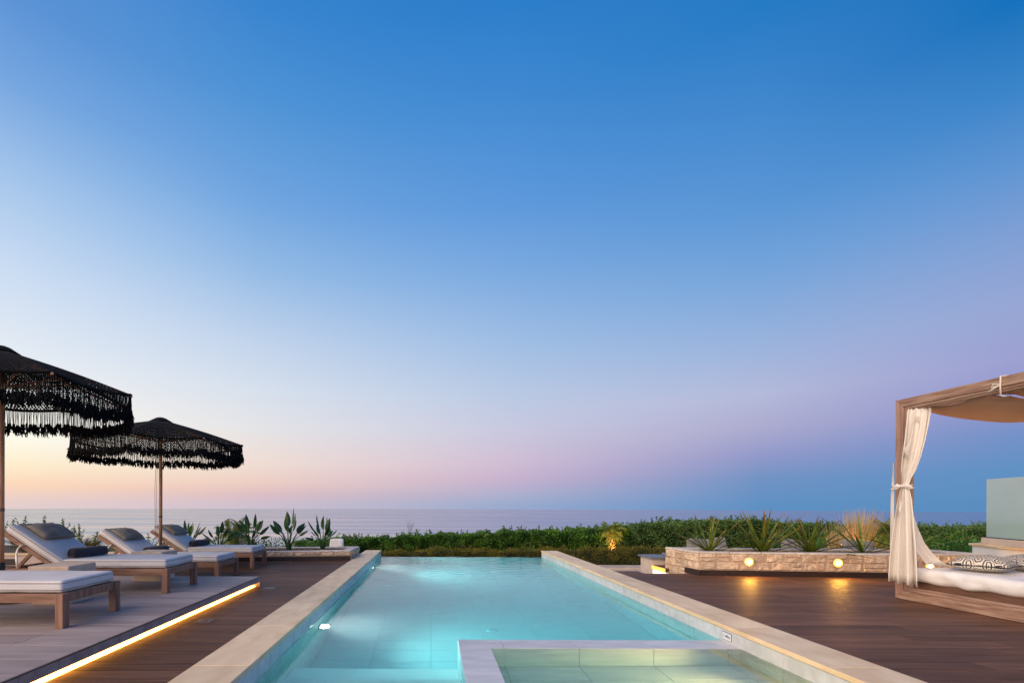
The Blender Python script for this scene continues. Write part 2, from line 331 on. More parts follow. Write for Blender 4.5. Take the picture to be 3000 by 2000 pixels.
def water_material():
    m = bpy.data.materials.new('pool_water'); m.use_nodes = True; t = m.node_tree; t.nodes.clear(); N = t.nodes.new; Lk = t.links.new
    out = N('ShaderNodeOutputMaterial'); rf = N('ShaderNodeBsdfRefraction'); rf.inputs['Roughness'].default_value = 0.0; rf.inputs['IOR'].default_value = 1.333
    gl = N('ShaderNodeBsdfGlossy'); gl.inputs['Roughness'].default_value = .085; fr = N('ShaderNodeFresnel'); fr.inputs['IOR'].default_value = 1.45
    ms = N('ShaderNodeMixShader'); Lk(fr.outputs[0], ms.inputs[0]); Lk(rf.outputs[0], ms.inputs[1]); Lk(gl.outputs[0], ms.inputs[2]); Lk(ms.outputs[0], out.inputs[0])
    tcn = N('ShaderNodeTexCoord'); mp = N('ShaderNodeMapping'); mp.inputs['Scale'].default_value = (1.6,4.0,1); Lk(tcn.outputs['Object'], mp.inputs[0])
    nz = N('ShaderNodeTexNoise'); nz.inputs['Scale'].default_value = 1.0; nz.inputs['Detail'].default_value = 3; Lk(mp.outputs[0], nz.inputs['Vector'])
    bp = N('ShaderNodeBump'); bp.inputs['Strength'].default_value = .02; bp.inputs['Distance'].default_value = .03; Lk(nz.outputs['Fac'], bp.inputs['Height'])
    for n_ in (rf, gl): Lk(bp.outputs[0], n_.inputs['Normal'])
    va = N('ShaderNodeVolumeAbsorption'); va.inputs['Color'].default_value = (.04,.905,.955,1); va.inputs['Density'].default_value = .46
    vs_ = N('ShaderNodeVolumeScatter'); vs_.inputs['Color'].default_value = (.90,.97,1.0,1); vs_.inputs['Density'].default_value = .07; vs_.inputs['Anisotropy'].default_value = .3
    ad = N('ShaderNodeAddShader'); Lk(va.outputs[0], ad.inputs[0]); Lk(vs_.outputs[0], ad.inputs[1]); Lk(ad.outputs[0], out.inputs['Volume']); return m
m_water = water_material()

def sea_material():
    m = bpy.data.materials.new('sea_water'); m.use_nodes = True; t = m.node_tree; t.nodes.clear(); N = t.nodes.new; Lk = t.links.new
    out = N('ShaderNodeOutputMaterial'); b = N('ShaderNodeBsdfPrincipled'); Lk(b.outputs[0], out.inputs[0])
    b.inputs['Base Color'].default_value = (.075,.16,.29,1); b.inputs['IOR'].default_value = 1.55
    tcn = N('ShaderNodeTexCoord'); mp = N('ShaderNodeMapping'); mp.inputs['Scale'].default_value = (.0011,.010,1); Lk(tcn.outputs['Object'], mp.inputs[0])
    nz = N('ShaderNodeTexNoise'); nz.inputs['Scale'].default_value = 1.0; nz.inputs['Detail'].default_value = 7; nz.inputs['Roughness'].default_value = .6; Lk(mp.outputs[0], nz.inputs['Vector'])
    rr = N('ShaderNodeMapRange'); rr.inputs[1].default_value = .3; rr.inputs[2].default_value = .7; rr.inputs[3].default_value = .09; rr.inputs[4].default_value = .30; Lk(nz.outputs['Fac'], rr.inputs[0]); Lk(rr.outputs[0], b.inputs['Roughness'])
    m2 = N('ShaderNodeMapping'); m2.inputs['Scale'].default_value = (.02,.12,1); Lk(tcn.outputs['Object'], m2.inputs[0])
    n2 = N('ShaderNodeTexNoise'); n2.inputs['Scale'].default_value = 1.0; n2.inputs['Detail'].default_value = 6; Lk(m2.outputs[0], n2.inputs['Vector'])
    bp = N('ShaderNodeBump'); bp.inputs['Strength'].default_value = .10; bp.inputs['Distance'].default_value = 1.0; Lk(n2.outputs['Fac'], bp.inputs['Height']); Lk(bp.outputs[0], b.inputs['Normal'])
    return m
m_sea = sea_material()

def hex_material():
    """black and cream woven hexagon lattice (flat print on the cushions)"""
    m = bpy.data.materials.new('lattice_print'); m.use_nodes = True; t = m.node_tree; t.nodes.clear(); N = t.nodes.new; Lk = t.links.new
    out = N('ShaderNodeOutputMaterial'); b = N('ShaderNodeBsdfPrincipled'); Lk(b.outputs[0], out.inputs[0]); b.inputs['Roughness'].default_value = .85
    tcn = N('ShaderNodeTexCoord')
    def vm(op, a, c=None):
        n = N('ShaderNodeVectorMath'); n.operation = op
        for i, v in enumerate((a, c)):
            if v is None: continue
            if isinstance(v, tuple): n.inputs[i].default_value = v
            else: Lk(v, n.inputs[i])
        return n
    def mm(op, a, c=None):
        n = N('ShaderNodeMath'); n.operation = op
        for i, v in enumerate((a, c)):
            if v is None: continue
            if isinstance(v, (int,float)): n.inputs[i].default_value = v
            else: Lk(v, n.inputs[i])
        return n.outputs[0]
    S = (1.0, 1.732, 1.0)
    p = vm('MULTIPLY', tcn.outputs['Object'], (10.5,10.5,0.0)).outputs[0]
    q = vm('DIVIDE', p, S).outputs[0]
    a = vm('MULTIPLY', vm('SUBTRACT', vm('FRACTION', q).outputs[0], (.5,.5,0)).outputs[0], S).outputs[0]
    c = vm('MULTIPLY', vm('SUBTRACT', vm('FRACTION', vm('ADD', q, (.5,.5,0)).outputs[0]).outputs[0], (.5,.5,0)).outputs[0], S).outputs[0]
    la = vm('LENGTH', a).outputs['Value']; lc = vm('LENGTH', c).outputs['Value']
    mx = N('ShaderNodeMix'); mx.data_type = 'VECTOR'; Lk(mm('LESS_THAN', lc, la), mx.inputs[0]); Lk(a, mx.inputs[4]); Lk(c, mx.inputs[5]); g = mx.outputs[1]
    sp = N('ShaderNodeSeparateXYZ'); Lk(g, sp.inputs[0])
    gx = mm('ABSOLUTE', sp.outputs[0]); gy = mm('ABSOLUTE', sp.outputs[1])
    hd = mm('MAXIMUM', gx, mm('ADD', mm('MULTIPLY', gx, .5), mm('MULTIPLY', gy, .866)))
    ph = mm('DIVIDE', mm('ARCTAN2', sp.outputs[1], sp.outputs[0]), 2*PI)
    ring = mm('GREATER_THAN', mm('FRACT', mm('ADD', mm('MULTIPLY', hd, 4.0), ph)), .60)
    mc = N('ShaderNodeMix'); mc.data_type = 'RGBA'; Lk(ring, mc.inputs[0]); mc.inputs[6].default_value = (.66,.60,.50,1); mc.inputs[7].default_value = (.012,.012,.025,1)
    Lk(mc.outputs[2], b.inputs['Base Color']); return m
m_lattice = hex_material()

# ------------------------------------------------------------------ terrain and sea
def build_terrain():
    xs = np.linspace(-220, 220, 89); ys = np.concatenate([np.linspace(-40, 30, 36), np.linspace(34, 260, 40)])
    rng = np.random.default_rng(3)
    V = []
    for y in ys:
        for x in xs:
            z = -1.75 if y < 22 else -1.75 - (y-22)*0.42 + rng.normal()*0.25
            V.append((x, y, z))
    nx = len(xs); Fq = [(j*nx+i, j*nx+i+1, (j+1)*nx+i+1, (j+1)*nx+i) for j in range(len(ys)-1) for i in range(nx-1)]
    tag(link_mesh('hillside', fast_mesh('hillside', V, Fq), m_terr), 'dark earth hillside falling away to the sea', kind='structure')
    m = MB(); n = 128; rings = [3, 120, 600, 2200, 9000]
    vs = [(r*math.cos(2*PI*k/n), r*math.sin(2*PI*k/n), 0) for r in rings for k in range(n)]
    fs = [tuple(range(n))] + [(i*n+k, (i+1)*n+k, (i+1)*n+(k+1)%n, i*n+(k+1)%n) for i in range(len(rings)-1) for k in range(n)]
    m.add(vs, fs); o = m.build('sea', m_sea, loc=(0,0,-50)); tag(o, 'calm pale sea reaching the horizon', kind='structure')
build_terrain()
g = MB(); g.box(-3.0, 22, 13.32, 14.25, -1.74, -0.62); g.build('garden_path', m_path); tag(bpy.data.objects['garden_path'], 'beige paved path below the pool deck', kind='structure')
g = MB(); g.box(3.4, 10.6, 9.27, 13.30, -1.74, -0.622); g.build('lower_terrace', m_path); tag(bpy.data.objects['lower_terrace'], 'paved lower terrace behind the stone planter', kind='structure')
g = MB(); g.box(-3.0, 22, 14.262, 15.0, -1.74, -0.56); tag(g.build('garden_kerb', m_path, bevel=.01), 'beige kerb in front of the low hedge', kind='structure')
g = MB(); g.box(-24, 24, 15.01, 22, -1.74, -0.60); tag(g.build('flower_bed', m_soil), 'dark soil bed under the hedges', kind='structure')
g = MB(); g.box(-24, -1.80, 12.2, 15.0, -1.74, -0.60); tag(g.build('lower_lawn', m_terr), 'dark garden ground behind the left planter', kind='structure')

# ------------------------------------------------------------------ wooden decks
def deck(name, label, rows, yoff):
    """rows: list of (y0, y1, x0, x1); planks run along x with staggered end joints"""
    allx0 = min(r[2] for r in rows); root = None
    b = MB()
    for (y0,y1,x0,x1) in rows: b.box(x0, x1, y0, y1, -0.30, -0.024)
    root = tag(b.build(name, m_base), label, kind='structure')
    cache = {}
    for i, (y0,y1,x0,x1) in enumerate(rows):
        x = x0; first = True; rr = random.Random(i*13+yoff)
        while x < x1-1e-3:
            ln = 1.8 if not first else rr.uniform(.5, 1.75)
            first = False
            e = min(x+ln, x1)
            if x1-e < .35: e = x1
            key = (round(e-x,2), round(y1-y0,3))
            if key not in cache:
                w = y1-y0; m = MB(); m.box(0, e-x-.004, 0.0025, w-.0025, -0.022, 0.0)
                cache[key] = m.mesh('plank', bevel=.0025, seg=1)
            link_mesh('plank', cache[key], m_deck, root, (x, y0, 0))
            x = e
    return root
P = 0.2
rowsL = []
y = 2.0
while y < 11.2:
    y1 = y+P
    x0 = -2.71 if y1 < 7.36 else -9.6
    if y1 >= 9.8: x0 = max(-9.6, -1.79 - (10.98-y1)/0.158 - 0.1) if y1 < 10.9 else -3.0
    x1 = -1.765
    if x1-x0 > .2: rowsL.append((y, y1, x0, x1))
    y = y1
deck('wooden_deck', 'dark brown plank deck left of the pool', rowsL, 1)
rowsR = []
y = 2.45
while y < 9.2:
    y1 = min(y+P, 9.25) if not 8.84 < y < 8.92 else 8.93
    x1 = 11.4 if y1 < 8.66 else (5.7 if y1 < 8.9 else 4.66 if y1 < 8.95 else 3.86)
    rowsR.append((y, y1, 3.375, x1)); y = y1
deck('wooden_deck', 'dark brown plank deck right of the pool', rowsR, 2)

# ------------------------------------------------------------------ raised tiled platform with lit edge
PZ = 0.15; PXR = -2.54; PYF = 7.34
def platform():
    b = MB(); b.box(-9.4, PXR-.03, 1.6, PYF-.02, .078, PZ-.018); b.box(-9.4, PXR-.16, 1.6, PYF-.02, -.02, .077)
    root = tag(b.build('tiled_platform', m_grout), 'raised taupe tiled platform under the sun loungers', kind='structure')
    cache = {}
    y = PYF; i = 0
    while y > 1.7:
        y0 = y-.33; x = PXR-.012; k = 0; ln = [1.2,.6,.9][i%3]
        while x > -9.3:
            e = max(x-ln, -9.4); key = round(x-e,3)
            if key not in cache:
                m = MB(); m.box(0.002, key-.002, .002, .328, -.018, 0); cache[key] = m.mesh('floor_tile', bevel=.002, seg=1)
            link_mesh('floor_tile', cache[key], m_plat, root, (e, y0, PZ)); x = e; ln = 1.2
        m = MB(); m.box(-.028, 0, .0015, .3285, -.078, -.008)
        if 'r' not in cache: cache['r'] = m.mesh('riser_tile', bevel=.0015, seg=1)
        link_mesh('riser_tile', cache['r'], m_plat, root, (PXR, y0, PZ))
        y = y0; i += 1
    m = MB(); m.box(PXR-.012, PXR+.003, 1.7, PYF+.002, PZ-.008, PZ+.001); m.build('edge_trim', m_edge, root)
    m = MB(); m.box(-9.4, PXR+.0, PYF, PYF+.025, -.02, PZ-.002); m.build('end_riser', m_plat, root, bevel=.002)
platform()
t = thing('led_strip', 'glowing yellow light strip along the foot of the tiled platform', 'light strip', (PXR, 1.7, 0.0))
m = MB(); m.prism([(-.128,0),(-.070,0),(-.070,.005),(-.090,.020),(-.128,.020)], 0, PYF-1.70)
o = m.build('diffuser', m_led, t); o.rotation_euler = (R(90), 0, 0); o.location = (0, PYF-1.70, 0.004)
m = MB(); m.box(-.136,-.130,0,PYF-1.70,.0005,.030); m.build('channel', m_steel, t)

def drain(x, y, label):
    t = thing('floor_drain', label, 'drain', (x,y,0), 0, 'steel floor drains in the deck')
    m = MB(); s = .075
    for a in (((-s,s),(-s,-s+.014)),((-s,s),(s-.014,s)),((-s,-s+.014),(-s+.014,s-.014)),((s-.014,s),(-s+.014,s-.014))):
        m.box(a[0][0],a[0][1],a[1][0],a[1][1],.0005,.004)
    m.build('frame', m_steel, t)
    m = MB()
    for k in range(8):
        a = k*PI/4; p = Vector((math.cos(a)*.014, math.sin(a)*.014, .0028)); q = Vector((math.cos(a)*.056, math.sin(a)*.056, .0028))
        m.bar(p, q, .012, .002)
    m.lathe([(.012,.001),(.012,.004)], 10); m.lathe([(.060,.0015),(.066,.0038)], 16)
    m.build('grate', m_steel, t)
    m = MB(); m.box(-s+.012, s-.012, -s+.012, s-.012, .0004, .0012); m.build('sump', m_ink, t)
drain(-2.36, 5.15, 'flower patterned steel floor drain beside the middle of the light strip')
drain(-2.36, 7.22, 'flower patterned steel floor drain at the far end of the light strip')

# ------------------------------------------------------------------ pool
WZ = -0.15; XL, XR, YF = -1.35, 2.95, 13.1; FZ = WZ-1.40
SY0, SY1, SX0, SX1 = 4.71, 5.01, .27, .57       # spa wall
def pool():
    b = MB()
    b.box(XL-.41, XL-.02, .8, YF+.16, -1.74, -.03); b.box(XR+.02, XR+.41, .8, YF+.16, -1.74, -.03)
    b.box(XL-.02, XR+.02, .8, YF+.16, -1.74, FZ-.02)
    root = tag(b.build('swimming_pool', m_grout), 'long tiled infinity pool with raised stone edges', kind='structure')
    cache = {}
    def tile(name, dx, dy, dz, loc, m_):
        key = (name, round(dx,3), round(dy,3), round(dz,3))
        if key not in cache:
            m = MB(); m.box(0,dx,0,dy,0,dz); cache[key] = m.mesh(name, bevel=.002, seg=1)
        return link_mesh(name, cache[key], m_, root, loc)
    # floor tiles
    y = YF; row = 0
    while y > 4.6:
        y0 = y-.35; xe = [XL] + [v for v in (-.7,0,.7,1.4,2.1,2.8) if v > XL+.05] + [XR]
        for a, c in zip(xe[:-1], xe[1:]): tile('floor_tile', c-a-.004, .346, .02, (a+.002, y0, FZ-.02), m_ftile)
        y = y0
    # wall tiles, four courses under the coping
    zt = -.022
    for side, x in ((-1, XL-.02), (1, XR)):
        z = zt
        for c, h in enumerate((.30,.35,.35,.35,.18)):
            yy = YF+.15
            while yy > 1.2:
                if not (side < 0 and yy < 3): tile('wall_tile', .02, .695, h-.005, (x, yy-.6975, z-h), m_ptile)
                yy -= .70
            z -= h
    # far overflow wall
    m = MB(); m.box(XL, XR, YF, YF+.16, -1.74, WZ-.012); m.build('overflow_wall', m_ptile, root, bevel=.006)
    # steps in the near left corner
    for k in range(3):
        d = .757-.19*k; y1 = 4.88-.44*k
        m = MB(); m.box(XL, SX0-.002, 1.6, y1, FZ if k == 0 else WZ-d-.19+.001, WZ-d); m.build('step', m_step, root, bevel=.006)
    # spa: L shaped wall, floor, tiles
    m = MB(); m.box(SX0+.012, SX1-.012, 1.6, SY1-.012, FZ, WZ-.024); m.box(SX1-.012, XR, SY0+.012, SY1-.012, FZ, WZ-.024); m.build('spa_wall_core', m_grout, root)
    m = MB(); m.box(SX1-.012, XR, 1.6, SY0+.01, FZ, WZ-.56); m.build('spa_base', m_grout, root)
    top = WZ+.003
    xs = [SX0, .70, 1.41, 2.12, 2.83, XR]
    for a, c in zip(xs[:-1], xs[1:]):
        tile('spa_wall_tile', c-a-.004, SY1-SY0, .026, (a+.002, SY0, top-.026), m_ptile)
        for z0, h in ((top-.165, .137), (top-.53, .363)):
            if c > SX1: tile('spa_wall_tile', c-max(a,SX1)-.004, .012, h, (max(a,SX1)+.002, SY0, z0), m_ptile)
    yy = SY0
    while yy > 1.7:
        tile('spa_wall_tile', SX1-SX0, .696, .026, (SX0, yy-.70+.002, top-.026), m_ptile)
        for z0, h in ((top-.165, .137), (top-.53, .363)): tile('spa_wall_tile', .012, .696, h, (SX1-.012, yy-.70+.002, z0), m_ptile)
        yy -= .70
    for z0, h in ((top-.32,.292), (top-.68,.356), (top-1.04,.356), (FZ,.34)):
        y2 = SY1
        while y2 > 1.7:
            tile('spa_wall_tile', .012, .696, h, (SX0, y2-.70+.002, z0), m_ptile); y2 -= .70
        for a, c in zip(xs[:-1], xs[1:]): tile('spa_wall_tile', c-a-.004, .012, h, (a+.002, SY1-.012, z0), m_ptile)
    yy = SY0
    while yy > 1.8:
        for a, c in zip([SX1]+xs[1:-1], xs[1:]): tile('spa_floor_tile', c-a-.006, .346, .02, (a+.003, yy-.35, WZ-.535-.02), m_ptile)
        yy -= .35
    # coping stones
    for side, x0 in ((-1, XL-.41), (1, XR-.012)):
        yy = YF+.16
        while yy > .9:
            ln = min(1.2, yy-.8)
            key = ('c', ln)
            if key not in cache:
                m = MB(); m.box(0, .422, .0015, ln-.0015, -.022, .02); cache[key] = m.mesh('coping_stone', bevel=.005)
            link_mesh('coping_stone', cache[key], m_cope, root, (x0, yy-ln, 0)); yy -= ln
    return root
pool()
def water_body():
    """still near the spa, finely rippled by the breeze further out"""
    nx, ny = 170, 800; xs = np.linspace(XL-.006, XR+.006, nx+1); ys = np.linspace(1.0, YF+.13, ny+1)
    Xg, Yg = np.meshgrid(xs, ys); rng = np.random.default_rng(12); Zg = np.zeros_like(Xg)
    for k in range(46):
        lam = rng.uniform(.09,.40); th = rng.normal(PI/2, .6); kk = 2*PI/lam
        Zg += math.radians(1.5)/kk*math.sqrt(2/46)*np.sin(kk*(Xg*math.cos(th)+Yg*math.sin(th))+rng.uniform(0,2*PI))
    env = np.clip((Yg-5.0)/5.5, 0, 1); Zg *= .10+.90*env*env*(3-2*env)
    V = np.column_stack([Xg.ravel(), Yg.ravel(), (WZ+Zg).ravel()]); n1 = nx+1
    idx = np.arange(len(V)).reshape(ny+1, n1)
    Q = np.stack([idx[:-1,:-1], idx[:-1,1:], idx[1:,1:], idx[1:,:-1]], axis=-1).reshape(-1,4)
    loop = np.concatenate([idx[0,:], idx[1:,-1], idx[-1,-2::-1], idx[-2:0:-1,0]]); m_ = len(loop)
    B = V[loop].copy(); B[:,2] = FZ-.01; bi = len(V)+np.arange(m_)
    S = np.stack([loop, bi, np.roll(bi,-1), np.roll(loop,-1)], axis=-1)
    me = bpy.data.meshes.new('pool_water')
    faces = [tuple(q) for q in Q.tolist()] + [tuple(q) for q in S.tolist()] + [tuple(bi[::-1].tolist())]
    me.from_pydata(np.concatenate([V,B]).tolist(), [], faces); me.update()
    sm = np.zeros(len(faces), dtype=bool); sm[:len(Q)] = True; me.polygons.foreach_set('use_smooth', sm)
    return tag(link_mesh('pool_water', me, m_water), 'clear turquoise pool water', kind='structure')
water_body()

def pool_light(x, y, z, sx, label, power, tilt=17, col=(1.0,.98,.92)):
    t = thing('pool_light', label, 'pool light', (x,y,z), 0, 'underwater lights in the pool walls')
    m = MB(); m.lathe([(.085,0),(.085,.010),(.070,.016)], 20); o = m.build('rim', m_steel, t, smooth=True); o.rotation_euler = (0, R(90*sx), 0)
    m = MB(); m.lathe([(.066,.014),(.05,.024),(.02,.028)], 20); o = m.build('lens', m_plamp, t, smooth=True); o.rotation_euler = (0, R(90*sx), 0)
    ld = bpy.data.lights.new('pool_lamp', 'SPOT'); ld.energy = power; ld.spot_size = R(145); ld.spot_blend = 1.0; ld.color = col; ld.shadow_soft_size = .06
    lo = bpy.data.objects.new('pool_lamp', ld); COL.objects.link(lo); lo.parent = t; lo.location = (.06*sx, 0, 0)
    d = Vector((sx, 0, math.tan(R(tilt)))); lo.rotation_euler = (-d).to_track_quat('Z','Y').to_euler()
pool_light(XL, 6.0, WZ-.43, 1, 'lit underwater lamp in the left pool wall, nearer the spa', 500)
pool_light(XL, 11.3, WZ-.43, 1, 'lit underwater lamp in the left pool wall, near the far edge', 620)
pool_light(XR, 3.9, WZ-.24, -1, 'lit underwater lamp in the right wall of the spa', 230, -2, (1.0,.50,.19))
for k, yy in enumerate((6.87, 8.90, 10.97)):
    t = thing('floor_inlet', ['round white inlet on the pool floor nearest the spa wall','round white inlet in the middle of the pool floor','round white inlet on the pool floor nearest the far edge'][k], 'pool inlet', (.85, yy, FZ), 0, 'round inlets in the pool floor')
    m = MB(); m.lathe([(.085,0),(.080,.012),(.045,.018)], 20); m.build('cover', m_plaque, t, smooth=True)
    m = MB()
    for q in range(6): a = q*PI/3; m.lathe([(.007,.0175),(.007,.019)], 6, (.028*math.cos(a), .028*math.sin(a), 0))
    m.build('hole', m_ink, t)
t = thing('drain_grate', 'white six bar drain grate on the pool floor beside the steps', 'grate', (-.335, 5.62, FZ))
m = MB(); m.box(-.15,.15,-.055,-.045,0,.012); m.box(-.15,.15,.045,.055,0,.012)
m.build('frame', m_plaque, t)
for k in range(7):
    m = MB(); m.box(-.15+.0475*k-.004, -.15+.0475*k+.011, -.045, .045, 0, .011); m.build('bar', m_plaque, t)
t = thing('depth_marker', 'white depth plaque reading 1.40m on the right pool wall', 'sign', (XR, 4.93, -.088))
m = MB(); m.box(-.004,-.0005,-.074,.074,-.040,.040); m.build('frame', m_ink, t, bevel=.001)
m = MB(); m.box(-.0055,-.004,-.069,.069,-.035,.035); m.build('plate', m_plaque, t)
def lettering(body, size, m, parent, loc, rot, extrude=.0006):
    cu = bpy.data.curves.new('lettering', 'FONT'); cu.body = body; cu.size = size; cu.align_x = 'CENTER'; cu.align_y = 'CENTER'; cu.extrude = extrude; cu.resolution_u = 3
    tmp = bpy.data.objects.new('lettering_curve', cu); COL.objects.link(tmp)
    bpy.context.view_layer.update()
    me = bpy.data.meshes.new_from_object(tmp.evaluated_get(bpy.context.evaluated_depsgraph_get()))
    bpy.data.objects.remove(tmp); me.materials.clear()
    o = link_mesh('lettering', me, m, parent, loc); o.rotation_euler = rot; return o
lettering('1.40m', .046, m_ink, t, (-.0062,0,0), (R(90),0,R(-90)))
# ------------------------------------------------------------------ stone planters
from mathutils import noise as mnoise
def stone_block(w, h, d, seed, nx=5, nz=3, rough=.015):
    """one rough faced stone: front at y=0 bulging to -y, local x along the wall"""
    rr = random.Random(seed); m = MB()
    cx = [0, .012] + [w*i/nx for i in range(1, nx)] + [w-.012, w]; cz = [0, .010] + [h*i/nz for i in range(1, nz)] + [h-.010, h]
    cj = [rr.uniform(0,.026) for _ in range(4)]
    def fn(i, j):
        x, z = cx[i], cz[j]
        edge = (i in (0, len(cx)-1)) or (j in (0, len(cz)-1))
        u, v = x/w, z/h
        x += (cj[0]*(1-v) + cj[1]*v)*(1-u) - (cj[2]*(1-v)+cj[3]*v)*u
        y = 0.004 if edge else -rough*(.7+1.6*mnoise.noise(Vector((x*9+seed*3.1, z*9, seed)))) - .006*mnoise.noise(Vector((x*30+seed, z*30, 2)))
        if edge: z += .012*mnoise.noise(Vector((x*14+seed, z*14, 5))); x += .006*mnoise.noise(Vector((x*9+seed, z*19, 8)))
        return (x, y, z)
    nu, nv = len(cx), len(cz); vs = [fn(i,j) for j in range(nv) for i in range(nu)]
    fs = [(j*nu+i, j*nu+i+1, (j+1)*nu+i+1, (j+1)*nu+i) for j in range(nv-1) for i in range(nu-1)]
    ring = [i for i in range(nu)] + [(j+1)*nu-1 for j in range(1,nv)] + [(nv-1)*nu+i for i in range(nu-2,-1,-1)] + [j*nu for j in range(nv-2,0,-1)]
    nb = len(vs); vs += [(vs[i][0], d, vs[i][2]) for i in ring]
    k = len(ring); fs += [(ring[(i+1)%k], ring[i], nb+i, nb+(i+1)%k) for i in range(k)]
    return m.add(vs, fs)
def stone_face(root, p0, p1, z0, z1, courses, seed, wmin=.14, wmax=.42, m_=None, irregular=False):
    """fill a vertical face p0 -> p1 (seen with p0 at the left) with separate stones"""
    p0 = Vector((*p0,0)); p1 = Vector((*p1,0)); L = (p1-p0).length; d = (p1-p0).normalized(); ang = math.atan2(d.y, d.x)
    rr = random.Random(seed); z = z0; k = seed*100
    for ci, hfrac in enumerate(courses):
        h = (z1-z0)*hfrac; x = 0
        while x < L-1e-3:
            w = rr.uniform(wmin, wmax)*(1.15 if h > .15 else .9)
            if L-(x+w) < wmin: w = L-x
            parts = [(z, h)]
            if irregular and w > .16 and rr.random() < .35: a = h*rr.uniform(.4,.6); parts = [(z, a), (z+a, h-a)]
            for zz, hh in parts:
                m = stone_block(w-.022, hh-.019, .05, k, nx=max(3,int(w/.06)), nz=max(2,int(hh/.05))); k += 1
                o = m.build('stone', m_ or m_stone, root)
                q = p0 + d*(x+.011); o.location = (q.x, q.y, zz+.0095); o.rotation_euler = (0,0,ang)
            x += w
        z += h
def inset(poly, t):
    n = len(poly); res = []
    for i in range(n):
        a, b, c = Vector(poly[i-1]), Vector(poly[i]), Vector(poly[(i+1)%n])
        n1 = Vector((-(b-a).y, (b-a).x)).normalized(); n2 = Vector((-(c-b).y, (c-b).x)).normalized()
        bis = (n1+n2); bis = bis/ (bis.dot(n1)); res.append((b.x+bis.x*t, b.y+bis.y*t))
    return res
def planter(label, poly, zb, zt, faces, seed, sk_h, capw=.20, skirts=()):
    """poly counter-clockwise; faces: list of (edge index, courses, irregular)"""
    root = thing('stone_planter', label, 'planter', (0,0,0))
    body = inset(poly, .0075); inner = inset(poly, capw)
    m = MB(); n = len(poly)
    for i in range(n):
        a, b, c, d = body[i], body[(i+1)%n], inner[(i+1)%n], inner[i]
        m.prism([a,b,c,d], zb, zt-.032)
    m.build('mortar_wall', m_mortar, root)
    soil = MB(); nn = 40
    xs = [p[0] for p in inner]; ys = [p[1] for p in inner]
    m = MB(); m.prism(inner, zb, zt-.045); m.build('soil', m_soil, root)
    rng = np.random.default_rng(seed); c = []
    A = Vector(inner[0]); B = Vector(inner[1]); Cc = Vector(inner[2]); D = Vector(inner[-1])
    n_ = 2600; u = rng.random(n_); v = rng.random(n_)
    a_ = np.array(A); b_ = np.array(B); c_ = np.array(Cc); d_ = np.array(D)
    pts = (1-u)[:,None]*((1-v)[:,None]*a_+v[:,None]*d_)+u[:,None]*((1-v)[:,None]*b_+v[:,None]*c_)
    C3 = np.column_stack([pts, np.full(n_, zt-.045)]); V, Fq = leaves(C3, rng.normal(size=(n_,3))*[1,1,.6], rng.uniform(.015,.045,n_), rng.uniform(.012,.03,n_), rng)
    o = link_mesh('bark_mulch', fast_mesh('bark_mulch', V, Fq), m_soil, root); o['kind'] = 'stuff'
    rr = random.Random(seed)
    for (i, zs, courses, irr, wm) in faces:
        a, b = poly[i], poly[(i+1)%n]
        stone_face(root, a, b, zs, zt-.028, courses, seed+i, wmin=wm[0], wmax=wm[1], irregular=irr)
    for i in range(n):
        a, b, c, d = [Vector((*p,0)) for p in (poly[i], poly[(i+1)%n], inner[(i+1)%n], inner[i])]
        L = (b-a).length; k = max(1, round(L/.55)); cuts = sorted([0,1]+[min(.98,max(.02,(j+rr.uniform(-.15,.15))/k)) for j in range(1,k)])
        for t0, t1 in zip(cuts[:-1], cuts[1:]):
            e = .004/L
            P_ = [a.lerp(b,t0+e), a.lerp(b,t1-e), d.lerp(c,t1-e), d.lerp(c,t0+e)]
            m = MB(); m.prism([(p.x,p.y) for p in P_], zt-.030, zt+rr.uniform(-.004,.003)); m.build('cap_stone', m_cap, root, bevel=.005, seg=1)
    for i in skirts:
        a, b = Vector(poly[i]), Vector(poly[(i+1)%n]); nrm = Vector(((b-a).y, -(b-a).x)).normalized()
        L = (b-a).length; k = max(1, round(L/1.2))
        for j in range(k):
            p = a.lerp(b, j/k + .0015/L); q = a.lerp(b, (j+1)/k - .0015/L)
            m = MB(); m.prism([tuple(p+nrm*.016), tuple(q+nrm*.016), tuple(q-nrm*.02), tuple(p-nrm*.02)], 0.001, sk_h-.004); m.build('skirting', m_skirt, root, bevel=.0015, seg=1)
    return root
RP = [(4.72,8.72),(7.76,8.41),(9.50,8.47),(9.42,9.40),(7.9,9.42),(4.60,9.74)]
right_planter = planter('long pale stone planter with two lit lamps behind the right deck', RP, -.60, .412,
    [(0,.098,(.5,.5),True,(.19,.46)),(1,.098,(.5,.5),True,(.2,.5)),(5,-.22,(.22,.28,.24,.26),True,(.14,.36))], 11, .098, skirts=(0,1))
m = MB(); m.prism([(4.70,8.705),(4.704,8.69),(4.70,9.10),(4.685,9.10)][:0] or [(4.690,8.69),(4.72,8.70),(4.675,9.08),(4.645,9.08)], .001, .094); m.build('skirting', m_skirt, right_planter, bevel=.0015, seg=1)
LP = [(-6.30,10.267),(-1.79,10.98),(-1.76,12.10),(-6.45,11.45)]
left_planter = planter('low pale stone planter of bird of paradise plants at the end of the left deck', LP, -.60, .216,
    [(0,.096,(1.0,),True,(.22,.42)),(1,-.02,(.5,.5),True,(.10,.20))], 23, .096, skirts=(0,))
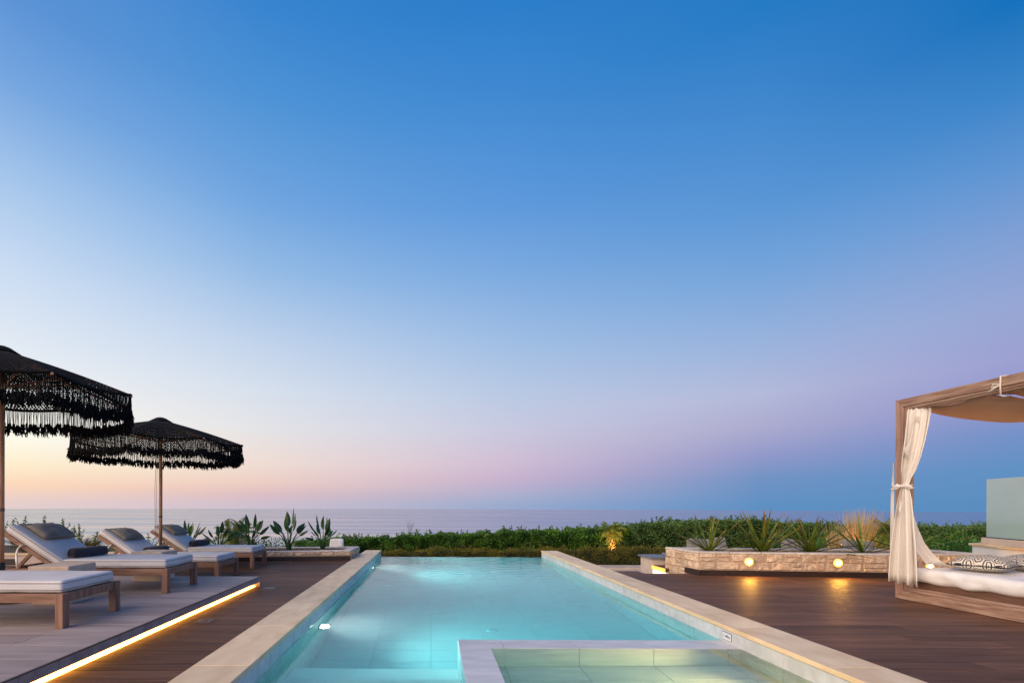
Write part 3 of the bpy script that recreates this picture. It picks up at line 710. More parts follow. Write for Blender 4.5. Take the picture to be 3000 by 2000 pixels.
# plain rendered stretch further left
t = thing('low_garden_wall', 'low pinkish rendered wall with a sandstone cap behind the raised lounger backs', 'wall', (0,0,0))
m = MB(); m.prism([(-9.4,9.79),(-6.31,10.28),(-6.31,10.50),(-9.4,10.01)], -.6, .186); m.build('wall', m_render, t)
for a_, b_ in ((0,.34),(.34,.68),(.68,1)):
    A = Vector((-9.42,9.765)); B = Vector((-6.312,10.257)); C_ = Vector((-6.312,10.53)); D = Vector((-9.42,10.04))
    P_ = [A.lerp(B,a_+.001), A.lerp(B,b_-.001), D.lerp(C_,b_-.001), D.lerp(C_,a_+.001)]
    m = MB(); m.prism([tuple(p) for p in P_], .187, .220); m.build('cap_stone', m_cope, t, bevel=.004)
m = MB(); m.prism([(-9.4,9.772),(-8.35,9.938),(-8.35,9.956),(-9.4,9.79)], .001, .12); m.build('skirting', m_skirt, t)
m = MB(); m.prism([(-9.4,10.06),(-6.46,10.54),(-6.46,11.4),(-9.4,10.95)], -.6, .12); tag(m.build('planting_bed', m_soil), 'dark soil bed behind the rendered wall', kind='structure')

# ------------------------------------------------------------------ wall lamps on the right planter
def wall_lamp(px, py, z, ang, label):
    t = thing('wall_lamp', label, 'wall lamp', (px,py,z), ang, 'round lit lamps in the stone planter')
    m = MB(); m.lathe([(.078,-.004),(.077,.010),(.0722,.014),(.0722,-.004)], 24); o = m.build('rim', m_sandst, t, smooth=True); o.rotation_euler = (R(90),0,0)
    m = MB(); m.lathe([(.0715,.0),(.0700,.020),(.0570,.0235),(.0570,.0)], 24); o = m.build('halo_ring', m_ring, t, smooth=True); o.rotation_euler = (R(90),0,0)  # added glowing ring, paints the amber halo round the lamp
    m = MB(); m.lathe([(.0280,.0),(.0280,.027),(.018,.033),(.006,.035)], 16); o = m.build('bulb', m_lamp, t, smooth=True); o.rotation_euler = (R(90),0,0)
    m = MB(); m.lathe([(.0560,.0),(.0560,.016),(.045,.023),(.029,.026),(.029,.0)], 24); o = m.build('lens', m_warm, t, smooth=True); o.rotation_euler = (R(90),0,0)
dv = Vector(RP[1])-Vector(RP[0]); a0 = math.atan2(dv.y, dv.x)
def onface(x): s_ = (x-RP[0][0])/dv.x; p = Vector(RP[0])+dv*s_; nrm = Vector((dv.y,-dv.x)).normalized(); return p+nrm*.026
p = onface(5.525); wall_lamp(p.x, p.y, .250, a0, 'lit round lamp in the stone planter, the one in front of the thickest flax clump')
p = onface(6.955); wall_lamp(p.x, p.y, .250, a0, 'lit round lamp in the stone planter, the one nearer the daybed curtain')
wall_lamp(8.47, 8.418, .205, math.atan2(.06,1.74), 'lit round lamp in the stone planter, shining just past the daybed curtain hem')

# ------------------------------------------------------------------ sun loungers
def make_lounger():
    root = thing('sun_lounger', '', 'sun lounger', (0,0,0), 0, 'teak sun loungers along the left deck')
    W, Hh, Ln = .78, .295, 2.02; lw, ld = .070, .080
    for i, (x, y) in enumerate(((-lw,0),(-lw,W-ld),(-Ln,0),(-Ln,W-ld))):
        m = MB(); m.box(x, x+lw, y, y+ld, 0, Hh); m.build('leg', m_teakz, root, bevel=.006)
    for y in (.012, W-.012-.038):
        m = MB(); m.box(-Ln+lw+.001, -lw-.001, y, y+.038, Hh-.080, Hh-.002); m.build('side_rail', m_teak, root, bevel=.003)
    for x in (-.052, -Ln+.014):
        m = MB(); m.box(x, x+.038, ld+.001, W-ld-.001, Hh-.078, Hh-.001); m.build('end_rail', m_teakz, root, bevel=.003)
    for k in range(9):
        x = -1.26+k*.135; m = MB(); m.box(x, x+.085, .052, W-.052, Hh-.026, Hh-.008); m.build('slat', m_teakz, root, bevel=.002, seg=1)
    th = R(34); hx, hz = -1.30, Hh-.012; bl = .80
    def bk(s_, n_): return Vector((hx - s_*math.cos(th) - n_*math.sin(th)*-1*-1, 0, hz + s_*math.sin(th) + n_*math.cos(th)*1)) if False else Vector((hx - s_*math.cos(th) + n_*math.sin(th), 0, hz + s_*math.sin(th) + n_*math.cos(th)))
    for y in (.055, W-.055-.045):
        m = MB(); a = bk(0,-.03)+Vector((0,y+.022,0)); b = bk(bl,-.03)+Vector((0,y+.022,0)); m.bar(a, b, .045, .052, up=(math.sin(th),0,math.cos(th))); m.build('backrest_rail', m_teak, root, bevel=.004)
    for k in range(6):
        a = bk(.06+k*.13,-.018); m = MB(); m.bar(a+Vector((0,.102,0)), a+Vector((0,W-.102,0)), .08, .018, up=(math.sin(th),0,math.cos(th))); m.build('backrest_slat', m_teakz, root, bevel=.002, seg=1)
    for y in (.10, W-.10):
        m = MB(); m.bar(bk(.42,-.058)+Vector((0,y,0)), Vector((-1.90,y,Hh-.06)), .030, .038, up=(1,0,0)); m.build('strut', m_teakz, root, bevel=.003)
    # mattress: flat part and raised part
    T = .105; fl = 1.245
    me = weld(rbox(fl, .70, T, .030, 8, puff=.004, noise=.005, seed=1, nx=18, ny=10).mesh('mattress'))
    mt = link_mesh('mattress', me, m_white, root, (-.035-fl/2, W/2, Hh+T/2+.001))
    me = weld(rbox(.80, .70, T, .034, 8, puff=.006, noise=.005, seed=5, nx=12, ny=10).mesh('mattress_back'))
    mb = link_mesh('mattress_back', me, m_white, root); c = bk(.405, T/2+.002); mb.location = (c.x, W/2, c.z); mb.rotation_euler = (0, th, 0)
    for ob, lx, sgn in ((mt, fl, 1), (mb, .80, 1)):
        for zz in (-.026, .030):
            hx2, hy2, rr_ = lx/2-.001, .35-.0005, .030
            pts = []
            for cx_, cy_, a1 in ((hx2-rr_,-hy2+rr_,-90),(hx2-rr_,hy2-rr_,0),(-hx2+rr_,hy2-rr_,90),(-hx2+rr_,-hy2+rr_,180)):
                for q in range(5): an = R(a1+q*22.5); pts.append((cx_+rr_*math.cos(an), cy_+rr_*math.sin(an), zz))
            pts.append(pts[0]); m = MB(); m.tube(pts, .0042, 5, cap=False); m.build('piping', m_pipe, ob, smooth=True)
    # tie strap over the near back rail
    m = MB(); a = bk(.50,.0); pts = [(a.x+.02,.052,a.z+.005),(a.x-.03,.030,a.z+.012),(a.x-.075,.026,a.z-.035),(a.x-.092,.022,a.z-.10),(a.x-.086,.024,a.z-.17),(a.x-.080,.022,a.z-.26)]
    P3 = [Vector(p) for p in pts]; vs = []
    for i, p in enumerate(P3):
        w_ = .012+.004*math.sin(i*2.1); vs += [p+Vector((-w_,.003*math.sin(i*3),0)), p+Vector((w_,-.004,0)), p+Vector((w_,.004,0)), p+Vector((-w_,.008,0))]
    fs = []
    for i in range(len(P3)-1):
        for q in range(4): fs.append((i*4+q, i*4+(q+1)%4, i*4+4+(q+1)%4, i*4+4+q))
    fs += [(3,2,1,0), tuple(len(vs)-4+q for q in range(4))]
    m.add(vs, fs); m.build('tie_strap', m_curt, root, smooth=True)
    for o in children(root):
        pass
    return root, bk
lg0, bk = make_lounger()
LOUNG = [(-3.125, 4.200, PZ, 'nearest sun lounger, only its foot end and white mattress in the frame'),
         (-3.145, 5.900, PZ, 'sun lounger between the two sandstone tables, backrest raised'),
         (-3.375, 7.86, 0.0, 'sun lounger beyond the far sandstone table, standing behind the raised platform'),
         (-3.385, 9.42, 0.0, 'farthest sun lounger, behind the pole of the fully visible parasol')]
for i, (x, y, z, lab) in enumerate(LOUNG):
    o = lg0 if i == 0 else copy_tree(lg0)
    o.location = (x, y, z); o['label'] = lab; o.rotation_euler.z = R((0,.7,-.8,.5)[i])

def head_pillow(lx, ly, lz, label, seed):
    t = thing('head_pillow', label, 'pillow', (lx,ly,lz), 0, 'taupe neck pillows on the loungers')
    th = R(34); rr = random.Random(seed)
    sx, sy = .30, .52; n = 14
    def prof(u, v, s_):
        e = max(0,(1-abs(2*u-1)**2.6))**.5*max(0,(1-abs(2*v-1)**2.6))**.5
        h = .060*e + .010*e*mnoise.noise(Vector((u*4+seed, v*5, s_)))
        pin = 1-.10*(1-abs(2*v-1))*abs(2*u-1)**3; piny = 1-.08*(1-abs(2*u-1))*abs(2*v-1)**3
        return ((u-.5)*sx*piny, (v-.5)*sy*pin, (h*1.15 if s_ > 0 else -h*.30))
    m = MB(); m.grid(lambda u,v: prof(u,v,1), n, n); m.grid(lambda u,v: prof(1-u,v,-1), n, n)
    me = weld(m.mesh('cushion'), 5e-4); o = link_mesh('cushion', me, m_taupe, t); c = bk(.56, .105+.036); o.location = (c.x, .41, c.z); o.rotation_euler = (0, th, R(2*rr.uniform(-2,2)))
    # hanging flap over the top edge of the mattress
    path = [bk(.66,.135), bk(.72,.128), bk(.775,.121), bk(.808,.095), bk(.815,.05), bk(.815,-.02)]
    m = MB()
    def fl(u, v):
        i = min(int(v*(len(path)-1)), len(path)-2); f = v*(len(path)-1)-i; p = path[i].lerp(path[i+1], f)
        w = .008*math.sin(u*26+seed)*min(1,v*3)*(.4+.6*v)
        return (p.x+w*.5, .16+.50*u, p.z+w)
    m.grid(fl, 22, 10); me = m.mesh('flap', smooth=True)
    bm = bmesh.new(); bm.from_mesh(me); bmesh.ops.solidify(bm, geom=bm.faces[:], thickness=.004); bm.to_mesh(me); bm.free()
    link_mesh('flap', me, m_taupe, t)
    return t
def towel(lx, ly, lz, label, seed, rz, text=False, xo=-1.19):
    t = thing('rolled_towel', label, 'towel', (lx+xo, ly+.36, lz+.295+.105+.010), rz, 'dark rolled towels on the loungers')
    m = MB(); n = 30; k = 18; Lt = .45; vs = []; fs = []
    for j in range(k+1):
        v = j/k; yy = (v-.5)*Lt
        for i in range(n):
            a = 2*PI*i/n; r = .070*(1-.10*abs(2*v-1)**6) + .004*mnoise.noise(Vector((math.cos(a)*2+seed, v*4, math.sin(a)*2)))
            z = r*math.sin(a); z = max(z, -.050)
            vs.append((r*math.cos(a)*1.08, yy, z+.050))
    for j in range(k):
        for i in range(n): fs.append((j*n+i, j*n+(i+1)%n, (j+1)*n+(i+1)%n, (j+1)*n+i))
    m.add(vs, fs); m.build('roll', m_towel, t, smooth=True)
    for s_ in (-1, 1):                      # spiral ends
        m = MB(); pts = []
        for q in range(44):
            a = q*.42; r = .008+.055*q/43; pts.append((r*math.cos(a)*1.05, s_*(Lt/2-.006+.006*(1-q/43)), max(r*math.sin(a),-.043)+.050))
        m.tube(pts, .0060, 5); m.build('spiral_end', m_towel, t, smooth=True)
        m = MB(); m.lathe([(.064,0),(.064,.004)], 20); o = m.build('end', m_towel, t); o.rotation_euler = (R(90),0,0); o.location = (0, s_*(Lt/2-.012)+.002, .052); o.scale = (1,.86,1)
    if text:
        m = MB(); rr = random.Random(4); x = 0; pts = []
        for q in range(22): pts.append((.0, -.03+q*.0042, .006*math.sin(q*1.9)*(1 if q not in (9,10) else .1)))
        m.tube(pts, .0016, 4); o = m.build('embroidery', m_stitch, t); o.location = (.050, .02, .082); o.rotation_euler = (0, R(-36), 0)
    return t
for i, (x, y, z, _) in enumerate(LOUNG):
    if i == 0: continue
    head_pillow(x, y, z, [0,'taupe neck pillow draped over the back of the lounger between the sandstone tables','taupe neck pillow on the middle raised lounger back','taupe neck pillow on the farthest lounger, beside the parasol pole'][i], i*7)
    towel(x, y, z, [0,'charcoal rolled towel on the lounger between the sandstone tables','charcoal rolled towel with pale embroidery on the middle lounger','charcoal rolled towel on the farthest lounger'][i], i*3, R([0,-14,-10,-12][i]), i == 2)

# ------------------------------------------------------------------ sandstone side tables
def side_table(x, y, z, label):
    t = thing('side_table', label, 'side table', (x,y,z), 0, 'square sandstone side tables')
    m = MB(); m.box(-.19,.19,-.19,.19,0,.085); m.build('plinth', m_sandst, t, bevel=.006)
    m = MB(); m.box(-.215,.215,-.215,.215,.086,.405); m.build('top_block', m_sandst, t, bevel=.008)
side_table(-4.03, 5.42, PZ, 'sandstone block table between the two nearest loungers')
side_table(-3.93, 7.03, PZ, 'sandstone block table between the second and third loungers, mostly hidden')

# ------------------------------------------------------------------ parasols
def make_parasol():
    root = thing('parasol', '', 'parasol', (0,0,0), 0, 'black crochet parasols')
    RR, zr, za = 1.38, 2.335, 2.765
    m = MB(); m.tube([(0,0,.02),(0,0,za-.02)], .029, 14); m.build('pole', m_pole, root, smooth=True)
    m = MB(); m.lathe([(.0,0),(.038,0),(.038,.34),(.031,.36),(.0,.36)][1:-1], 14, (0,0,.06)); m.build('base_sleeve', m_iron, root, smooth=True)
    m = MB(); m.box(-.29,.29,-.29,.29,.004,.060); m.build('base_plate', m_iron, root, bevel=.008)
    m = MB(); m.lathe([(.20,-.055),(.13,-.012),(.085,.016),(.045,.030),(.01,.034)], 16, (0,0,za)); m.build('crown', m_black, root, smooth=True)
    m = MB(); m.lathe([(.045,0),(.045,.07)], 12, (0,0,za-.10)); m.lathe([(.040,0),(.040,.08)], 12, (0,0,za-.44)); m.build('hub', m_pole, root, smooth=True)
    for k in range(8):
        a = k*PI/4; e = Vector((math.cos(a),math.sin(a),0))
        m = MB(); m.bar(e*.045+Vector((0,0,za-.065)), e*(RR-.01)+Vector((0,0,zr-.022)), .018, .024); rb = m.build('rib', m_pole, root)
        m = MB(); m.bar(e*.04+Vector((0,0,za-.41)), e*(RR*.52)+Vector((0,0,zr+(za-zr)*.48-.05)), .015, .018); m.build('strut', m_pole, rb)
        m = MB(); m.lathe([(.013,-.014),(.017,0),(.010,.014)], 10, (0,0,0)); o = m.build('rib_end', m_pole, root, smooth=True); o.location = e*(RR+.004)+Vector((0,0,zr-.022))
    # crochet canopy: every panel is a net with real holes, denser near the top
    tl_v, tl_f = [], []
    nr, nt = 36, 30
    for k in range(8):
        a0, a1 = k*PI/4, (k+1)*PI/4
        def pt(s_, t_, dz=0):
            p0 = Vector((math.cos(a0),math.sin(a0),0)); p1 = Vector((math.cos(a1),math.sin(a1),0)); p = p0.lerp(p1,t_)*(s_*RR)
            sag = -.05*math.sin(PI*t_)*s_*s_
            return (p.x, p.y, za-.005+(zr-za)*s_ + sag + .02*math.sin(PI*s_) + dz)
        m = MB()
        for i in range(nr):
            s0, s1 = .05+.95*i/nr, .05+.95*(i+1)/nr
            kt = max(3, int(nt*(s0*.85+.15)))
            hole = .0 if s0 < .30 else (.16 if s0 < .50 else (.28 if s0 < .62 else .52))
            for j in range(kt):
                t0, t1 = j/kt, (j+1)/kt
                b = len(m.v); q = hole/2*(1 if (i*7+j*3+k) % 9 else .5)
                sm, tm = (s0+s1)/2, (t0+t1)/2; ds, dt_ = (s1-s0)*q, (t1-t0)*q
                O = [pt(s0,t0),pt(s1,t0),pt(s1,t1),pt(s0,t1)]
                if hole == 0: m.add(O, [(0,1,2,3)])
                else:
                    I = [pt(sm-ds,tm-dt_,-.004),pt(sm+ds,tm-dt_,-.004),pt(sm+ds,tm+dt_,-.004),pt(sm-ds,tm+dt_,-.004)]
                    m.add(O+I, [(0,1,5,4),(1,2,6,5),(2,3,7,6),(3,0,4,7)])
        m.build('canopy_panel', m_black, root)
        rr = random.Random(k+40)
        m = MB(); m.tube([Vector(pt(1.0,q/10))+Vector((0,0,-.004)) for q in range(11)], .016, 6); 
        nS = 70
        for q in range(nS):
            tt = (q+.5)/nS; p = Vector(pt(1.0, tt)); ln = .215+rr.uniform(-.035,.035)
            sway = Vector((rr.uniform(-.012,.012), rr.uniform(-.012,.012), 0))
            e = p+sway+Vector((0,0,-ln)); mid = p.lerp(e,.5)+Vector((rr.uniform(-.006,.006),rr.uniform(-.006,.006),0))
            m.tube([p, mid, e], .0046, 4, cap=False)
            kn = e; m.lathe([(.006,.02),(.015,.0),(.017,-.02),(.010,-.036)], 6, (kn.x,kn.y,kn.z))
            for z_ in range(6):
                d = Vector((rr.uniform(-.040,.040), rr.uniform(-.040,.040), -rr.uniform(.05,.12))); m.tube([kn+Vector((0,0,-.015)), kn+d*.6, kn+d], [.006,.008,.003], 4, cap=False)
        fr = m.build('fringe', m_black, root); fr['kind'] = 'stuff'
    for dx in (-.055, -.085):
        m = MB(); m.tube([(dx*.4-.02,-.02,za-.40),(dx,-.03,1.5),(dx*.9,-.03,.75),(dx*.55,-.02,.55)], .0035, 4); m.build('cord', m_rope, root)
    m = MB(); m.lathe([(.029,0),(.033,.008),(.029,.018),(.033,.026),(.029,.036)], 14, (0,0,.98)); m.build('cord_wrap', m_rope, root, smooth=True)
    return root
pa = make_parasol(); pa.scale = (.93,.93,1); pa.location = (-4.735, 5.45, PZ); pa.rotation_euler = (0,0,R(12.5)); pa['label'] = 'nearest black crochet parasol with long tassels, cut by the left edge'
pb = copy_tree(pa); pb.scale = (1.02,1.02,1); pb.location = (-4.925, 9.00, 0); pb.rotation_euler = (0,0,R(10)); pb['label'] = 'black crochet parasol fully in view between the two farthest loungers'
# ------------------------------------------------------------------ daybed
DX0, DX1, DY0, DY1, DH = 6.17, 8.42, 4.45, 6.585, 2.62
def ring_x(x0, x1, y0, y1, z0, z1, w, names, parent, mats, side):
    """mitred rectangular frame in a plane x = const; members named bottom, top, far post, near post"""
    o = [(y0,z0),(y1,z0),(y1,z1),(y0,z1)]; i = [(y0+w,z0+w),(y1-w,z0+w),(y1-w,z1-w),(y0+w,z1-w)]
    e = .0012
    for k in range(4):
        a, b, c, d = o[k], o[(k+1)%4], i[(k+1)%4], i[k]
        P_ = [Vector((p[0],p[1])) for p in (a,b,c,d)]; ctr = sum(P_, Vector((0,0)))/4
        P_ = [ctr+(p-ctr)*(1-e*.6) for p in P_]
        vs = [(x0,p.x,p.y) for p in P_] + [(x1,p.x,p.y) for p in P_]
        m = MB(); m.add(vs, [(0,1,2,3),(7,6,5,4),(0,4,5,1),(1,5,6,2),(2,6,7,3),(3,7,4,0)]); m.build(names[k], mats[k%2], parent, bevel=.003, seg=1)
def ring_y(y0, y1, x0, x1, z0, z1, w, name, parent):
    for k, (a, b) in enumerate((((x0,z1-w),(x1,z1)), ((x0,z0),(x1,z0+w)))):
        m = MB(); m.box(a[0], b[0], y0, y1, a[1], b[1]); m.build(name[k], m_bed2, parent, bevel=.003, seg=1)
m_bed2 = mat('daybed_wood_crosswise', (.27,.145,.10), (.42,.255,.185), rough=.6, sc_=(2.4,30,30), bump=.2, bscale=(7,110,110), bdist=.004)
m_bedd = mat('daybed_board_shaded', (.11,.05,.03), (.19,.095,.062), rough=.6, sc_=(30,2.4,30), bump=.2, bscale=(110,7,110), bdist=.004)  # daybed wood darkened, shade of the recess painted into the colour
bed = thing('daybed', 'weathered wooden four post daybed with cloth roof on the right deck', 'daybed', (0,0,0))
W1, W2 = .105, .052
ring_x(DX0, DX0+.125, DY0, DY1, .004, DH, W1, ['bottom_beam','post','top_beam','post'], bed, [m_bed, m_bedz], -1)
ring_x(DX0+.016, DX0+.105, DY0+W1+.001, DY1-W1-.001, .004+W1+.001, DH-W1-.001, W2*.62, ['moulding']*4, bed, [m_bed, m_bedz], -1)
ring_x(DX0+.030, DX0+.095, DY0+W1+.034, DY1-W1-.034, .004+W1+.034, DH-W1-.034, W2*.42, ['inner_moulding']*4, bed, [m_bed, m_bedz], -1)
ring_x(DX1-.125, DX1, DY0, DY1, .004, DH, W1, ['bottom_beam','post','top_beam','post'], bed, [m_bed, m_bedz], 1)
for y in (DY0+.01, DY1-.115): ring_y(y, y+.105, DX0+.127, DX1-.127, .006, DH-.002, W1, ['end_top_beam','end_bottom_beam'], bed)
m = MB(); m.box(DX0+.128, DX1-.128, 5.50, 5.58, DH-.145, DH-.065); m.build('cross_beam', m_bed2, bed, bevel=.003)
m = MB(); m.box(DX0+.13, DX0+.17, DY0+.12, DY1-.12, .02, .275); m.build('side_board', m_bedd, bed, bevel=.003)
m = MB(); m.box(DX0+.20, DX1-.20, DY0+.13, DY1-.13, .02, .262); m.build('base_board', m_bed, bed)
m = MB(); m.box(DX0+.128, DX0+.190, DY1-.185, DY1-.118, .10, .50); m.build('inner_post', m_bedz, bed, bevel=.003)
# mattress under a loose white sheet
def sheet():
    m = rbox(2.02, 1.96, .17, .070, 14, puff=.008, noise=0, nx=34, ny=44); vs = []
    for (x,y,z) in m.v:
        p = Vector((x,y,z)); below = max(0, min(1, (.03-z)/.1))
        wr = .016*mnoise.noise(Vector((x*3, y*5, z*7))) + .008*mnoise.noise(Vector((x*9+3, y*14, z*10)))
        if x < -.9 or y > .9: wr += below*.020*math.sin(y*9+3*mnoise.noise(Vector((y*2,0,1))))
        d = Vector((x*1.0 if abs(x) > .9 else 0, y if abs(y) > .88 else 0, z*3)); d = d.normalized() if d.length > 0 else Vector((0,0,1))
        p += d*wr
        if z < -.02: p.z += -.012*below + .009*below*math.sin(y*6.5+1.3) + .007*math.sin(y*17)*below
        vs.append(tuple(p))
    m.v = vs; return weld(m.mesh('mattress'))
o = link_mesh('mattress', sheet(), m_sheet, bed, ((DX0+DX1)/2-.055, (DY0+DY1)/2-.02, .338))
# sagging cloth roof, two bays hung between the beams
for ya, yb, nm in ((5.60, DY1-.13, 'canopy_cloth'), (DY0+.13, 5.48, 'canopy_cloth')):
    def cl(u, v):
        x = DX0+.16 + (DX1-DX0-.32)*u; y = ya + (yb-ya)*v
        sag = .235*math.sin(PI*min(1,u*1.05))**.85*(.72+.28*math.sin(PI*v)) * (1 if u < .96 else .7)
        edge = .05*math.sin(PI*v)**2*(1-u)**4
        wr = .010*math.sin(v*13+u*5)*math.sin(PI*u) + .008*mnoise.noise(Vector((x*3,y*4,1)))
        return (x, y, DH-.118-sag-edge+wr)
    m = MB(); m.grid(cl, 30, 22); me = m.mesh(nm, smooth=True)
    bm = bmesh.new(); bm.from_mesh(me); bmesh.ops.solidify(bm, geom=bm.faces[:], thickness=.003); bm.to_mesh(me); bm.free(); link_mesh(nm, me, m_canopy, bed)
m = MB()
m.tube([(DX0-.008,5.36,DH-.20),(DX0-.012,5.362,DH-.10),(DX0-.01,5.36,DH+.004),(DX0+.05,5.355,DH+.010),(DX0+.10,5.35,DH+.008)], .0075, 6)
m.tube([(DX0-.012,5.362,DH-.085),(DX0-.035,5.41,DH-.07),(DX0-.03,5.43,DH-.10),(DX0-.018,5.37,DH-.10)], .007, 6)
m.tube([(DX0-.02,5.37,DH-.095),(DX0-.035,5.42,DH-.125),(DX0-.03,5.455,DH-.145)], [.006,.008,.006], 6)
m.tube([(DX0-.008,5.36,DH-.20),(DX0+.02,5.36,DH-.215),(DX0+.12,5.38,DH-.205)], .007, 6)
m.build('roof_tie', m_curt, bed, smooth=True)
m = MB(); m.grid(lambda u,v: (DX0+.13+.26*v, 5.38+.22*u, DH-.205-.05*v+.012*math.sin(u*9)), 8, 8); m.build('roof_flap', m_canopy, bed, smooth=True)

# curtain tied round the far post
def curtain():
    t = thing('curtain', 'cream curtain gathered with a bow round the daybed post', 'curtain', (0,0,0))
    ex = Vector((.55,-.83,0)); nx = Vector((.83,.55,0))
    # (z, centre x, centre y, half width, pleat depth)
    def cpt(px, y): return ((px-PX)/F_PX*y, y)
    prof = [(z_, *cpt(px_, y_), hw_, dp_) for z_, px_, y_, hw_, dp_ in [(2.462,2690,6.31,.086,.018),(2.43,2690,6.31,.096,.012),(2.40,2690,6.31,.096,.020),(2.25,2686,6.31,.092,.026),(2.05,2679,6.32,.086,.028),(1.85,2670,6.335,.078,.028),(1.68,2661,6.35,.062,.024),(1.56,2654,6.36,.043,.018),(1.49,2651,6.365,.034,.012),
            (1.43,2651,6.36,.042,.018),(1.30,2650,6.355,.056,.024),(1.05,2649,6.35,.076,.030),(.75,2648,6.34,.096,.034),(.50,2647,6.335,.108,.036),(.345,2646,6.33,.113,.036),(.335,2646,6.33,.1145,.037),(.235,2646,6.33,.115,.036)]]
    prof = [(a[0],a[1],a[2],a[3]*(1.0 if 1.40 < a[0] < 1.6 else 1.18),a[4]*1.2) for a in prof]
    def at(z):
        for a, b in zip(prof[:-1], prof[1:]):
            if a[0] >= z >= b[0]:
                f = (a[0]-z)/(a[0]-b[0]+1e-9); return [a[i]+(b[i]-a[i])*f for i in range(5)]
        return prof[-1]
    zs = []
    for a, b in zip(prof[:-1], prof[1:]):
        k = max(1, int((a[0]-b[0])/.06)); zs += [a[0]+(b[0]-a[0])*i/k for i in range(k)]
    zs.append(prof[-1][0]); nu = 90
    def fn(u, v):
        z = zs[min(len(zs)-1, int(round(v*(len(zs)-1))))]; _, cx, cy, hw, dp = at(z)
        s_ = 2*u-1
        ph = s_*9.5 + .5*math.sin(z*2.3) + 1.1*s_*s_
        off = dp*(math.sin(ph) + .35*math.sin(ph*2.1+1+z) + .25*mnoise.noise(Vector((s_*4, z*1.5, 3))))
        p = Vector((cx,cy,z)) + ex*(hw*s_ + .010*math.sin(ph*1.3)) + nx*off
        if z > 2.44: p += Vector((0,0,.010*math.sin(u*70)))
        if z < .24: p += Vector((0,0,-.018*s_+.006*math.sin(ph)))
        return tuple(p)
    m = MB(); m.grid(fn, nu, len(zs)-1); me = m.mesh('main_fall', smooth=True)
    bm = bmesh.new(); bm.from_mesh(me); bmesh.ops.solidify(bm, geom=bm.faces[:], thickness=.004); bm.to_mesh(me); bm.free(); link_mesh('main_fall', me, m_curt, t)
    # narrow strip on the outer side of the post
    def f2(u, v):
        z = 1.80-v*1.56; w = (.004+.036*min(1,v*4)) if v < .22 else (.040-.022*math.exp(-((v-.22)/.03)**2) + .03*(v-.22))
        base = Vector((6.192-.014*min(1,v*3), 6.625+.01*v, z)); s_ = u-.5
        return tuple(base + Vector((-.35,.94,0))*(w*s_*1.0) + Vector((-.94,-.35,0))*(.006+.009*math.sin(u*9+v*2)))
    m = MB(); m.grid(f2, 16, 40); me = m.mesh('outer_fall', smooth=True)
    bm = bmesh.new(); bm.from_mesh(me); bmesh.ops.solidify(bm, geom=bm.faces[:], thickness=.004); bm.to_mesh(me); bm.free(); link_mesh('outer_fall', me, m_curt, t)
    # fold that sweeps on to the mattress
    A = [(1.44,6.10,6.36),(1.20,6.15,6.35),(.95,6.22,6.34),(.75,6.31,6.34),(.62,6.40,6.33),(.50,6.50,6.30),(.448,6.62,6.28),(.443,6.74,6.25)]
    B = [(1.44,6.08,6.37),(1.20,6.10,6.38),(.95,6.13,6.39),(.75,6.19,6.40),(.60,6.28,6.40),(.47,6.38,6.40),(.446,6.52,6.42),(.441,6.70,6.36)]
    def f3(u, v):
        k = v*(len(A)-1); i = min(int(k), len(A)-2); f = k-i
        a = Vector((A[i][1],A[i][2],A[i][0])).lerp(Vector((A[i+1][1],A[i+1][2],A[i+1][0])), f)
        b = Vector((B[i][1],B[i][2],B[i][0])).lerp(Vector((B[i+1][1],B[i+1][2],B[i+1][0])), f)
        p = a.lerp(b,u); w = .018*math.sin(u*14+v)*min(1,v*4)*(1-.5*v)
        return (p.x+w*.5, p.y-w*.6, p.z+abs(w)*.3)
    m = MB(); m.grid(f3, 24, 40); me = m.mesh('trailing_fold', smooth=True)
    bm = bmesh.new(); bm.from_mesh(me); bmesh.ops.solidify(bm, geom=bm.faces[:], thickness=.004); bm.to_mesh(me); bm.free(); link_mesh('trailing_fold', me, m_curt, t)
    # bow
    m = MB(); c = Vector((6.085,6.38,1.475))
    loop = [(6.045,6.345),(6.075,6.318),(6.115,6.315),(6.15,6.335),(6.20,6.40),(6.305,6.47),(6.308,6.592),(6.155,6.612),(6.09,6.50),(6.05,6.40)]
    ringp = [(*loop[i%10], 1.485+.006*math.sin(2*i)) for i in range(11)]
    m.tube(ringp, .012, 6, cap=False)
    for sx_, dz in ((-1,-.04),(1,-.03)):
        d = ex*sx_
        vs = [c+nx*-.05, c+nx*-.06+d*.05+Vector((0,0,.035)), c+nx*-.065+d*.115+Vector((0,0,dz)), c+nx*-.055+d*.06+Vector((0,0,-.045)), c+nx*-.085+d*.06+Vector((0,0,-.004))]
        m.add(vs, [(0,1,4),(1,2,4),(2,3,4),(3,0,4),(3,2,1,0)])
    m.lathe([(.008,-.018),(.02,0),(.008,.018)], 8, tuple(c+nx*-.055))
    m.build('bow', m_curt, t, smooth=False)
    return t
curtain()

